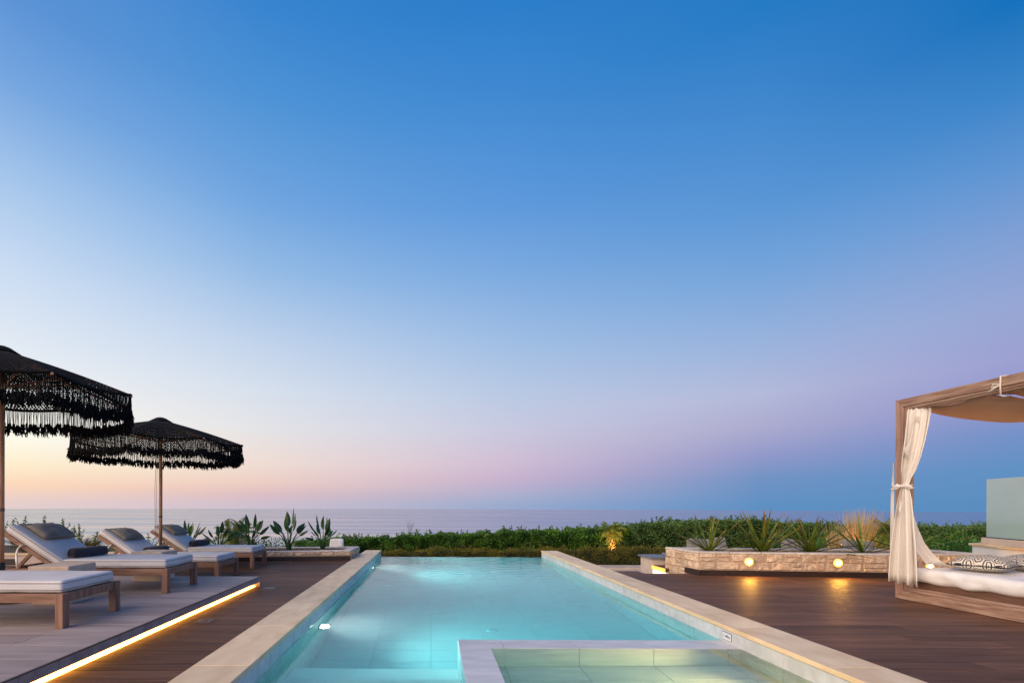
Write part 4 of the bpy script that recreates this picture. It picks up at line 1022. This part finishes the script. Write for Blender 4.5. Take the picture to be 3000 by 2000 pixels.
def square_pillow(x, y, z, rz, s, label, rx=0, ry=0):
    t = thing('throw_pillow', label, 'pillow', (x,y,z), rz, 'lattice patterned pillows on the daybed')
    n = 26
    def pr(u, v, s_):
        a, b = 2*u-1, 2*v-1; e = (max(0,1-abs(a)**2.4)*max(0,1-abs(b)**2.4))**.55
        k = 1-.075*(1-b*b)*abs(a)**4 if False else 1
        x_ = a*s/2*(1-.07*(1-b*b)*a*a); y_ = b*s/2*(1-.07*(1-a*a)*b*b)
        h = .105*e+.012*e*mnoise.noise(Vector((a*3,b*3,s_+x)))
        return (x_, y_, h*1.15 if s_ > 0 else -h*.75)
    m = MB(); m.grid(lambda u,v: pr(u,v,1), n, n); m.grid(lambda u,v: pr(1-u,v,-1), n, n)
    o = link_mesh('cover', weld(m.mesh('cover'), 3e-4), m_lattice, t, (0,0,.085)); o.rotation_euler = (rx, ry, 0)
    m = MB(); pts = []
    for (a0_,b0_),(a1_,b1_) in (((0,0),(1,0)),((1,0),(1,1)),((1,1),(0,1)),((0,1),(0,0))):
        for q in range(12): f = q/12; pts.append(pr(a0_+(a1_-a0_)*f, b0_+(b1_-b0_)*f, 1))
    pts.append(pts[0]); m.tube([(p[0]*1.005,p[1]*1.005,p[2]) for p in pts], .006, 5, cap=False); m.build('piping', m_ink, o, smooth=True)
square_pillow(6.70, 6.00, .424, R(30), .52, 'larger view black and cream lattice pillow lying on the daybed', 0, 0)
square_pillow(7.30, 6.02, .426, R(-20), .50, 'second lattice pillow on the daybed, cut by the right edge', 0, 0)

# ------------------------------------------------------------------ low counter and lit step beside the right planter
t = thing('garden_counter', 'low grey topped rendered counter beside the lit step', 'counter', (0,0,0))
m = MB(); m.box(4.56, 6.1, 10.22, 10.78, -.60, .128); m.build('body', m_render, t, bevel=.003)
m = MB(); m.box(4.515, 6.15, 10.17, 10.83, .130, .165); m.build('slab', m_slate, t, bevel=.004)
m = MB(); m.box(4.98, 5.8, 10.26, 10.70, .167, .215); m.build('lid', m_slate, t, bevel=.004)
t = thing('lit_step', 'step with a glowing amber edge and bright white riser beside the stone planter', 'step', (0,0,0))
m = MB(); m.box(4.548, 4.60, 9.585, 10.155, -.62, -.068); m.box(4.601, 5.6, 9.76, 10.155, -.62, -.068); m.build('body', m_whitewall, t)
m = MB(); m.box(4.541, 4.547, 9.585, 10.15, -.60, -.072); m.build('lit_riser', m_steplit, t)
m = MB(); m.box(4.530, 4.60, 9.58, 10.16, -.066, .008); m.build('tread', m_deck, t)
m = MB(); m.box(4.601, 5.6, 9.765, 10.16, -.066, .008); m.build('tread', m_deck, t)
m = MB(); m.box(4.522, 4.529, 9.58, 10.16, -.064, .006); m.build('amber_edge', m_amber, t)

# ------------------------------------------------------------------ glass screen on its white wall
def along(y): return 9.92 - (9.05-y)*0.375
t = thing('glass_screen', 'frosted glass screen standing on a white wall behind the daybed', 'screen', (0,0,0))
ya, yb = 9.06, 4.4
m = MB(); m.prism([(along(ya)-.02,ya),(along(yb)-.02,yb),(along(yb)+.55,yb),(along(ya)+.40,ya+.16)], -.1, .515); m.build('wall', m_whitewall, t)
m = MB(); m.prism([(along(ya)-.055,ya+.035),(along(yb)-.055,yb),(along(yb)+.57,yb),(along(ya)+.43,ya+.19)], .517, .555); m.build('cap', m_cope, t, bevel=.003)
m = MB(); m.prism([(along(ya)+.20,ya+.055),(along(yb)+.20,yb),(along(yb)+.34,yb),(along(ya)+.34,ya+.10)], .556, .655); m.build('upstand', m_render, t, bevel=.003)
gy0, gy1 = ya+.02, 6.9
m = MB(); m.prism([(along(gy0)+.25,gy0),(along(gy1)+.25,gy1),(along(gy1)+.264,gy1+.004),(along(gy0)+.264,gy0+.004)], .668, 1.722); m.build('glass_pane', m_fglass, t, bevel=.0015, seg=1)
m = MB(); m.prism([(along(gy1)+.25,gy1-.01),(along(yb)+.25,yb),(along(yb)+.264,yb+.004),(along(gy1)+.264,gy1-.006)], .668, 1.722); m.build('glass_pane', m_fglass, t, bevel=.0015, seg=1)
m = MB(); m.prism([(along(gy0)+.235,gy0+.002),(along(yb)+.235,yb),(along(yb)+.28,yb),(along(gy0)+.28,gy0+.01)], .656, .667); m.build('channel', m_iron, t)

# ------------------------------------------------------------------ lounge seats beyond the planters
def cushion_obj(name, sx, sy, sz, m_, parent, loc, rot, seed):
    me = weld(rbox(sx, sy, sz, min(min(sy,sz)*.42,.034), 8, puff=.012, noise=.020, seed=seed, nx=10).mesh(name)); o = link_mesh(name, me, m_, parent, loc); o.rotation_euler = rot; return o
def sofa(x, y, w, label, nc, seed, tilt=0, mc=None):
    t = thing('garden_sofa', label, 'sofa', (x,y,-.622), 0)
    m = MB(); m.box(0,w,0,.80,.10,.40); m.build('base', m_rattan, t, bevel=.02)
    m = MB(); m.box(0,w,0,.09,.401,.86); m.build('backrest', m_rattan, t, bevel=.02)
    for xx in (.0, w-.09): m = MB(); m.box(xx,xx+.09,.092,.80,.401,.64); m.build('armrest', m_rattan, t, bevel=.02)
    for a in (.03,w-.09):
        for b in (.03,.70): m = MB(); m.box(a,a+.06,b,b+.06,0,.099); m.build('leg', m_rattan, t)
    m = MB(); o = cushion_obj('seat_cushion', w-.20, .68, .15, m_cush, t, (w/2,.45,.475), (0,0,0), seed)
    for k in range(nc):
        cw = (w-.2)/max(nc,1)*.92
        cushion_obj('back_cushion', min(cw,.70), .17, .52, mc or m_cush, t, (.1+(w-.2)*(k+.5)/nc, .19, .80+.02*k), (R(-9), R((4,-11,5)[k%3]), R((2,-5,4)[k%3])), seed+k)
    return t
sofa(6.02, 11.65, 1.15, 'dark woven sofa with two pale grey cushions behind the leftmost flax plant', 2, 3)
sofa(8.02, 11.30, .98, 'dark woven armchair with one grey cushion behind the third flax plant', 1, 9)
sofa(9.20, 11.15, 1.15, 'dark woven armchair with a wide grey cushion in front of the feather grass', 1, 14)
t = sofa(-3.2, 12.75, 1.5, 'low woven seat behind the bird of paradise planter', 0, 21)
t.location = (-3.62, 12.62, -.80)
t = thing('throw_pillow', 'small white pillow standing behind the right end of the low stone planter', 'pillow', (-2.42,12.66,.20))
cushion_obj('cover', .36, .13, .30, m_sheet, t, (0,0,0), (R(-12),0,0), 77)

# ------------------------------------------------------------------ picket fence
t = thing('picket_fence', 'green round topped picket fence in front of the right hedge', 'fence', (0,0,0))
fx0, fx1, fy = 10.7, 15.2, 13.75
for z in (.02, .24): m = MB(); m.box(fx0, fx1, fy+.012, fy+.034, z, z+.05); m.build('rail', m_green, t)
pk = MB(); w_, h_ = .088, .92
poly = [(-w_/2,0),(w_/2,0),(w_/2,h_-.044)] + [(w_/2*math.cos(a), h_-.044+w_/2*math.sin(a)) for a in [PI*i/8 for i in range(1,8)]] + [(-w_/2,h_-.044)]
n_ = len(poly); pk.add([(x,0,z) for x,z in poly]+[(x,.012,z) for x,z in poly], [tuple(range(n_)), tuple(range(2*n_-1,n_-1,-1))]+[(i,n_+i,n_+(i+1)%n_,(i+1)%n_) for i in range(n_)])
pme = pk.mesh('picket'); x = fx0+.05; k = 0
while x < fx1: link_mesh('picket', pme, m_green, t, (x, fy-.002, -.6+.02*math.sin(k*1.7))); x += .145; k += 1

# ------------------------------------------------------------------ plants
def strelitzia(x, y, z, h, n, seed, label, spread=1.0):
    t = thing('bird_of_paradise_plant', label, 'plant', (x,y,z), 0, 'bird of paradise plants in the low planter'); rr = random.Random(seed)
    for i in range(n):
        az = i*2.4+rr.uniform(-.4,.4); out = (i/(n-1))**.8*rr.uniform(.75,1.1)*spread; tilt = R(5+60*out); hh = h*rr.uniform(.86,1.04)*(1-.34*out)
        d = Vector((math.cos(az)*math.sin(tilt), math.sin(az)*math.sin(tilt)*.8, math.cos(tilt))).normalized()
        sl = hh*.58; bl = hh*rr.uniform(.36,.46); bw = bl*rr.uniform(.15,.21)
        base = Vector((math.cos(az)*.03, math.sin(az)*.03, 0)); pts = []; p = base.copy(); dd = Vector((d.x*.35,d.y*.35,1)).normalized()
        for q in range(7):
            pts.append(p.copy()); f = q/6; c = dd.lerp(d, f).normalized(); p = p+c*(sl/6)
        m = MB(); m.tube(pts, [.013-.006*q/6 for q in range(7)], 5)
        side = d.cross(Vector((math.cos(az+rr.uniform(-1,1)),math.sin(az+rr.uniform(-1,1)),.3))).normalized(); c = d.copy(); p = pts[-1]; nst = 9; vs = []
        droop = rr.uniform(.0,.5)*out+.05
        for q in range(nst):
            f = q/(nst-1); w = bw*(math.sin(PI*min(1,f**.72))**.8)*(1 if f < .97 else .15)
            nrm = side.cross(c).normalized(); fold = .45*w
            vs += [p-side*w+nrm*fold, p-side*w*.5+nrm*fold*.32, p, p+side*w*.5+nrm*fold*.32, p+side*w+nrm*fold]
            p = p+c*(bl/(nst-1)); c = (c+Vector((0,0,-droop*.16))+Vector((math.cos(az),math.sin(az),0))*droop*.10).normalized()
        fs = [(q*5+k,q*5+k+1,(q+1)*5+k+1,(q+1)*5+k) for q in range(nst-1) for k in range(4)]
        m.add(vs, fs); m.build('leaf', m_strel, t, smooth=True)
    return t
SP = [(-5.37,10.95,.66,13,'leftmost bird of paradise plant, just past the farthest lounger back'),(-4.72,11.0,.60,10,'bird of paradise plant in front of the small feathery palm'),
      (-4.06,11.15,.74,14,'widest bird of paradise plant, right of the small feathery palm'),(-3.27,11.35,.80,13,'tallest bird of paradise plant with one broad upright leaf'),
      (-2.52,11.50,.70,11,'rightmost bird of paradise plant, in front of the white cushion'),(-3.78,11.0,.24,5,'small low bird of paradise seedling beside the farthest lounger foot')]
for i, (x,y,h,n,l) in enumerate(SP): strelitzia(x, y, .165, h*1.25, n+2, i*5+2, l)

def flax(x, y, z, h, n, seed, label, lean=0, wide=1.0):
    t = thing('flax_plant', label, 'plant', (x,y,z), 0, 'sword leaved flax plants in the stone planter'); rr = random.Random(seed)
    for i in range(n):
        az = i*2.39996+rr.uniform(-.3,.3); f0 = (i+.5)/n; tilt = R(8+76*f0**.62*rr.uniform(.78,1.12)*wide); ln = h*rr.uniform(.70,1.10)*(.85+.30*min(1,f0*1.6))
        d = Vector((math.cos(az)*math.sin(tilt)+lean, math.sin(az)*math.sin(tilt)*.8, math.cos(tilt))).normalized()
        side = d.cross(Vector((0,0,1))+Vector((rr.uniform(-.2,.2),rr.uniform(-.2,.2),0))).normalized()
        p = Vector((math.cos(az)*.04*f0, math.sin(az)*.04*f0, 0)); c = (d+Vector((0,0,.12*f0))).normalized(); w0 = rr.uniform(.018,.027); nst = 10; vs = []; ts = []
        bend = rr.uniform(.0,.28)*f0
        for q in range(nst):
            f = q/(nst-1); w = w0*(.75+.5*f if f < .5 else 1.0)*(1-max(0,f-.45)/.55)**.75+.0008
            nrm = side.cross(c).normalized()
            vs += [p-side*w+nrm*w*.55, p, p+side*w+nrm*w*.55]; ts += [f]*3
            p = p+c*(ln/(nst-1)); c = (c+Vector((0,0,-bend*.22))).normalized()
        m = MB(); m.add(vs, [(q*3+k,q*3+k+1,(q+1)*3+k+1,(q+1)*3+k) for q in range(nst-1) for k in range(2)], ts); m.build('leaf', m_flax, t, smooth=True)
    return t
FL = [(5.10,9.08,.92,22,'leftmost flax plant, in front of the two pale grey cushions',0,1.0),(6.03,9.02,.94,36,'thickest flax plant, above the first lit lamp',0,.95),
      (6.88,8.98,.86,32,'dark flax plant behind the second lit lamp',0,1.0),(7.80,8.95,.94,13,'sparse flax plant with two tall orange tipped blades before the feather grass',-.06,1.15),
      (8.62,9.0,.86,20,'rightmost flax plant, partly behind the daybed curtain',-.04,1.05)]
for i, (x,y,h,n,l,le,wd) in enumerate(FL): flax(x, y, .37, h, n, i*3+1, l, le, wd)

def palm(x, y, z, th, fl, nf, seed, label, lit=None, droop=1.0):
    t = thing('small_palm', label, 'palm', (x,y,z), 0, 'small feathery date palms'); rr = random.Random(seed)
    m = MB(); m.lathe([(.10,0),(.085,th*.3),(.09,th*.7),(.11,th*.9),(.05,th+.05)], 12)
    for q in range(70):
        a = q*2.4; zz = th*(q/70); r = .085; p = Vector((math.cos(a)*r, math.sin(a)*r, zz)); e = p+Vector((math.cos(a)*.05, math.sin(a)*.05, .06)); m.bar(p, e, .045, .018)
    m.build('trunk', m_trunk, t)
    for i in range(nf):
        az = i*2.4+rr.uniform(-.3,.3); f0 = (i+.5)/nf; el = R(80-95*f0*rr.uniform(.85,1.1)); ln = fl*rr.uniform(.8,1.1)
        c = Vector((math.cos(az)*math.cos(el), math.sin(az)*math.cos(el), math.sin(el))); p = Vector((0,0,th)); V = []; Fq = []; T = []; nst = 16; m = MB(); pts = []
        for q in range(nst):
            f = q/(nst-1); pts.append(p.copy()); s_ = c.cross(Vector((0,0,1))); s_ = s_.normalized() if s_.length > 1e-3 else Vector((1,0,0)); up = s_.cross(c).normalized()
            if q > 1:
                ll = fl*.38*math.sin(PI*min(1,.15+f*.82))**.7*rr.uniform(.85,1.1)
                for sg in (-1,1):
                    for kk in (0,.5):
                        d = (s_*sg*.8+c*.65+up*.25+Vector((0,0,-.25*droop))).normalized(); a = p+c*(ln/(nst-1)*kk); w = .013
                        vv = [a-c*w, a+d*ll*.5-c*w*.8+Vector((0,0,-.02*droop)), a+d*ll+Vector((0,0,-.09*ll*4*droop)), a+d*ll*.5+c*w*.8+Vector((0,0,-.02*droop))]
                        m.add(vv, [(0,1,2,3)], [f0*.6,f0*.75,f0,f0*.75])
            p = p+c*(ln/(nst-1)); c = (c+Vector((0,0,-.095*droop))).normalized()
        m.tube(pts, [.010*(1-q/nst)+.002 for q in range(nst)], 4); m.build('frond', m_palm, t)
    return t
palm(-4.98, 12.55, -.60, .98, .66, 22, 4, 'small feathery palm behind the bird of paradise plants')
palm(5.95, 16.35, -.60, .96, .48, 22, 9, 'small palm with a lit orange trunk before the hedge', droop=1.3)
palm(11.95, 12.9, -.60, 1.05, .62, 26, 15, 'bushy palm between the feather grass and the curtain', droop=.9)
palm(10.85, 8.35, -.60, 1.92, .42, 10, 18, 'palm behind the frosted glass with one frond tip showing', droop=.8)
def uplight(x, y, z, tgt, power, label, col=(1.0,.52,.14), size=70):
    t = thing('garden_uplight', label, 'spotlight', (x,y,z), 0, 'garden uplights')
    m = MB(); m.lathe([(.045,0),(.05,.06),(.05,.075)], 14); m.build('housing', m_iron, t)
    m = MB(); m.lathe([(.044,.0745),(.044,.079)], 14); m.build('lens', m_warm, t)
    ld = bpy.data.lights.new('uplight_lamp', 'SPOT'); ld.energy = power; ld.spot_size = R(size); ld.spot_blend = .8; ld.color = col; ld.shadow_soft_size = .04
    lo = bpy.data.objects.new('uplight_lamp', ld); COL.objects.link(lo); lo.parent = t; lo.location = (0,0,.10)
    d = Vector(tgt)-Vector((x,y,z+.10)); lo.rotation_euler = (-d).to_track_quat('Z','Y').to_euler()
uplight(5.90, 15.92, -.58, (5.95,16.35,.35), 170, 'small uplight hidden before the lit palm trunk')
uplight(10.95, 12.55, -.60, (11.15,13.05,.6), 110, 'small uplight hidden under the feather grass')

def grass(name, label, x, y, z, r, h, n, seed, m_, lean=(0,0), curl=.5, plume=True, cat='grass', group=None):
    t = thing(name, label, cat, (x,y,z), 0, group); rng = np.random.default_rng(seed)
    az = rng.uniform(0,2*PI,n); rad = r*np.sqrt(rng.random(n)); ln = h*rng.uniform(.55,1.05,n); tilt = np.abs(rng.normal(0,(.09 if plume else .25),n))+.08*rad/r
    base = np.column_stack([np.cos(az)*rad*.45, np.sin(az)*rad*.45, np.zeros(n)])
    d = np.column_stack([np.cos(az)*np.sin(tilt)+lean[0], np.sin(az)*np.sin(tilt)+lean[1], np.cos(tilt)]); d /= np.linalg.norm(d,axis=1,keepdims=True)
    sd = np.cross(d, rng.normal(size=(n,3))); sd /= np.linalg.norm(sd,axis=1,keepdims=True)
    ns = 7; V = np.zeros((n,ns*2,3)); p = base.copy(); c = d.copy()
    for q in range(ns):
        f = q/(ns-1); w = (.0016+(.0030 if plume else .0020)*math.sin(PI*f)**2)*(1-.8*(f > .95))
        V[:,q*2] = p-sd*w; V[:,q*2+1] = p+sd*w
        p = p+c*(ln/(ns-1))[:,None]; c = c+np.column_stack([np.cos(az)*.10*curl+lean[0]*.12, np.sin(az)*.10*curl, -np.full(n,.16*curl)]); c /= np.linalg.norm(c,axis=1,keepdims=True)
    idx = np.arange(n)[:,None]*(ns*2); quad = np.concatenate([np.stack([idx[:,0]+2*q, idx[:,0]+2*q+1, idx[:,0]+2*q+3, idx[:,0]+2*q+2],axis=1) for q in range(ns-1)])
    o = link_mesh('blades', fast_mesh('blades', V.reshape(-1,3), quad), m_, t); o['kind'] = 'stuff'; return t
grass('feather_grass', 'tall golden feather grass with blurred plumes behind the grey cushion', 11.22, 13.05, -.60, .15, 1.80, 900, 3, m_plume, lean=(.07,0), curl=.12, group='golden feather grasses')
grass('feather_grass', 'shorter golden feather grass left of the tall clump', 10.62, 13.0, -.60, .13, 1.38, 500, 5, m_plume, lean=(.06,0), curl=.12, group='golden feather grasses')
grass('feather_grass', 'arching golden feather grass leaning right of the tall clump', 11.40, 12.95, -.60, .12, 1.30, 220, 6, m_plume, lean=(.22,0), curl=.4, group='golden feather grasses')
grass('bronze_grass', 'clump of bronze and green grass behind the rendered wall at far left', -8.35, 10.45, .12, .40, .80, 900, 8, m_grass, curl=1.2, plume=False)
grass('bronze_grass', 'smaller bronze grass clump behind the raised lounger back', -7.55, 10.75, .12, .35, .55, 600, 9, m_grass, curl=1.2, plume=False)
grass('wild_grass', 'single wisp of tall wild grass standing over the hedge', -.75, 17.1, .25, .10, .62, 14, 10, m_grass, curl=.3, plume=False)

def shrub(x, y, z, r, h, n, shoots, seed, label, m_, leafl=.045):
    t = thing('shrub', label, 'shrub', (x,y,z), 0, 'leafy shrubs behind the loungers'); rng = np.random.default_rng(seed)
    u = rng.normal(size=(n,3)); u /= np.linalg.norm(u,axis=1,keepdims=True); rad = rng.random(n)**.4
    C = np.column_stack([u[:,0]*r*rad, u[:,1]*r*.7*rad, h*.5+u[:,2]*h*.5*rad]) + rng.normal(size=(n,3))*.03; D = u+np.array([0,0,.7])+rng.normal(size=(n,3))*.5
    V, Fq = leaves(C, D, rng.uniform(.6,1.2,n)*leafl, rng.uniform(.3,.5,n)*leafl, rng); Vs = [V]; Fs = [Fq]; off = len(V); st = MB()
    for (sx_, top, sl) in shoots:
        b = np.array([sx_-x, rng.uniform(-.1,.1), h*.3]); e = np.array([sx_-x+rng.normal()*.05, b[1], top-z]); 
        k = 7
        for br in range(k):
            bb = b+(e-b)*(.45+.1*br); ee = e+np.array([rng.normal()*.10, rng.normal()*.08, -.06*br+rng.normal()*.03]) if br else e
            st.tube([tuple(bb), tuple((bb+ee)/2+rng.normal(size=3)*.008), tuple(ee)], [.005,.004,.002], 4)
            nl = max(6, int(np.linalg.norm(ee-bb)/.022)); f = np.linspace(0,1,nl)[:,None]; C2 = bb+(ee-bb)*f; D2 = (ee-bb)/np.linalg.norm(ee-bb)+rng.normal(size=(nl,3))*.9
            V2, F2 = leaves(C2, D2, leafl*rng.uniform(.8,1.3,nl), leafl*rng.uniform(.42,.6,nl), rng); Vs.append(V2); Fs.append(F2+off); off += len(V2)
    for q in range(9):
        a = rng.uniform(0,2*PI); st.tube([(0,0,0),(math.cos(a)*r*.3,math.sin(a)*r*.3,h*.5),(math.cos(a)*r*.6,math.sin(a)*r*.5,h*.9)], [.012,.008,.003], 4)
    st.build('stem', m_stem, t)
    o = link_mesh('foliage', fast_mesh('foliage', np.concatenate(Vs), np.concatenate(Fs)), m_, t); o['kind'] = 'stuff'; return t
SH = [(-10.2,11.9,.75,.55,[(-10.25,.92,0),(-10.05,.80,0),(-9.72,.86,0)],'shrub with a leafy shoot beside the parasol pole at far left'),
      (-9.35,12.0,.60,.55,[(-9.55,.88,0),(-8.98,.82,0)],'shrub with two shoots above the nearest raised lounger back'),
      (-8.45,12.0,.70,.50,[(-8.62,.66,0),(-8.42,.70,0),(-8.20,.52,0)],'shrub with open airy shoots right of the nearest raised lounger back'),
      (-7.55,12.1,.75,.82,[(-7.6,.32,0)],'rounded dark shrub between the first two raised lounger backs'),
      (-6.75,12.1,.60,.80,[(-6.9,.47,0),(-6.55,.34,0)],'shrub with an upright spray left of the parasol pole'),
      (-6.05,12.3,.60,.85,[(-6.1,.36,0)],'shrub right behind the parasol pole'),
      (-5.2,12.9,.75,.92,[],'low shrub under the small feathery palm'),(-4.1,13.0,.75,.90,[],'low shrub behind the widest bird of paradise plant'),(-3.0,13.6,.7,.86,[],'low shrub behind the tallest bird of paradise plant')]
for i, (x,y,r,h,sh,l) in enumerate(SH): shrub(x, y, -.60, r, h*1.06, 2200, sh, 30+i, l, m_leafb if i < 3 else m_leaf, leafl=.058)

def hedge(label, xs, tops, y, depth, zb, per_m, leafl, m_, seed, shoots=6, group=None):
    t = thing('hedge', label, 'hedge', (0,0,0), 0, group); rng = np.random.default_rng(seed); x0, x1 = xs[0], xs[-1]; L = x1-x0
    n = int(per_m*L); x = rng.uniform(x0,x1,n); top = np.interp(x, xs, tops) + .02*np.sin(x*2.1+seed)+.02*np.sin(x*5.3)+.02*np.sin(x*11.0)
    w = rng.random(n); front = w < .62
    zz = np.where(front, zb+(top-zb)*rng.random(n)**.8, top-rng.random(n)**1.5*.22)
    hol = np.array([mnoise.noise(Vector((a_*2.6, b_*3.4, seed))) for a_, b_ in zip(x, zz)])
    top = top + np.where(front, 0, .08*hol)
    zz = np.where(front, zz, zz+.08*hol)
    yy = np.where(front, y-depth/2+np.abs(rng.normal(0,.08,n))+.26*hol+.05*np.sin(x*9.7+zz*7), y+rng.uniform(-.5,.5,n)*depth)
    C = np.column_stack([x,yy,zz]); D = np.column_stack([rng.normal(0,.6,n), np.where(front,-.7,-.1)+rng.normal(0,.5,n), .55+rng.normal(0,.5,n)])
    V, Fq = leaves(C, D, rng.uniform(.6,1.25,n)*leafl, rng.uniform(.30,.50,n)*leafl, rng); Vs=[V]; Fs=[Fq]; off=len(V)
    ns = int(shoots*L); st = MB()
    for k in range(ns):
        sx_ = rng.uniform(x0,x1); tz = np.interp(sx_, xs, tops)+.04*math.sin(sx_*2.1+seed); b = np.array([sx_, y+rng.uniform(-.45,.3)*depth, tz-.05]); e = b+np.array([rng.normal()*.06, rng.normal()*.05, rng.uniform(.06,.24)])
        nl = 16; f = np.linspace(0,1,nl)[:,None]; D2 = (e-b)+rng.normal(size=(nl,3))*.16; V2,F2 = leaves(b+(e-b)*f, D2, leafl*rng.uniform(.7,1.1,nl), leafl*rng.uniform(.35,.5,nl), rng); Vs.append(V2); Fs.append(F2+off); off += len(V2)
        st.tube([tuple(b), tuple(e)], .003, 3)
    nb = int(L*2.5)
    for k in range(nb):
        sx_ = rng.uniform(x0,x1); st.tube([(sx_,y-depth*.2,zb),(sx_+rng.normal()*.1,y-depth*.3,(zb+np.interp(sx_,xs,tops))/2)], .012, 4)
    ob_ = st.build('branches', m_stem, t); ob_['kind'] = 'stuff'
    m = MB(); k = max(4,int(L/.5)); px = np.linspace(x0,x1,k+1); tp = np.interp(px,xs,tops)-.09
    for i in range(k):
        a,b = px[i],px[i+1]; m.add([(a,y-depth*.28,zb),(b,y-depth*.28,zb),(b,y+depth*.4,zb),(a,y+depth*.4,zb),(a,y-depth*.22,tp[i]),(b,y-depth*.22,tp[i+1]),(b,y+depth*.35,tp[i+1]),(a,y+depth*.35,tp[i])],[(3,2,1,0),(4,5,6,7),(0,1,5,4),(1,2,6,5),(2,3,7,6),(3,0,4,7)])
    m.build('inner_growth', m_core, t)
    o = link_mesh('foliage', fast_mesh('foliage', np.concatenate(Vs), np.concatenate(Fs)), m_, t); o['kind'] = 'stuff'; return t
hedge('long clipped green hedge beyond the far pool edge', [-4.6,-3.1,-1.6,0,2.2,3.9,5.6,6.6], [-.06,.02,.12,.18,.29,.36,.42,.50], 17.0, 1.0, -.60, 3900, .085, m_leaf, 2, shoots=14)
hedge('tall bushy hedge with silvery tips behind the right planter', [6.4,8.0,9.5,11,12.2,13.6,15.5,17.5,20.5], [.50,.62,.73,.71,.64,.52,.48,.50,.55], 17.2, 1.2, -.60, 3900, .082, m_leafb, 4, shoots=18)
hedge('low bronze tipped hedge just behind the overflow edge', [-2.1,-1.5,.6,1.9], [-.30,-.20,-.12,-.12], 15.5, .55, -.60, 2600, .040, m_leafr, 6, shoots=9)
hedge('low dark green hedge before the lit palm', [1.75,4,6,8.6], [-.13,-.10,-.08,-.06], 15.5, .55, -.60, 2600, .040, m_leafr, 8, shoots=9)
for i, (x,y,r,h,l) in enumerate([(13.1,13.2,.55,1.02,'feathery green bush before the picket fence at its right end'),(14.3,13.6,.70,1.20,'feathery green bush beside the white wall end'),(11.9,14.4,.7,1.15,'dark green bush behind the picket fence')]):
    shrub(x, y, -.60, r, h, 2600, [], 60+i, l, m_leaf, leafl=.075)
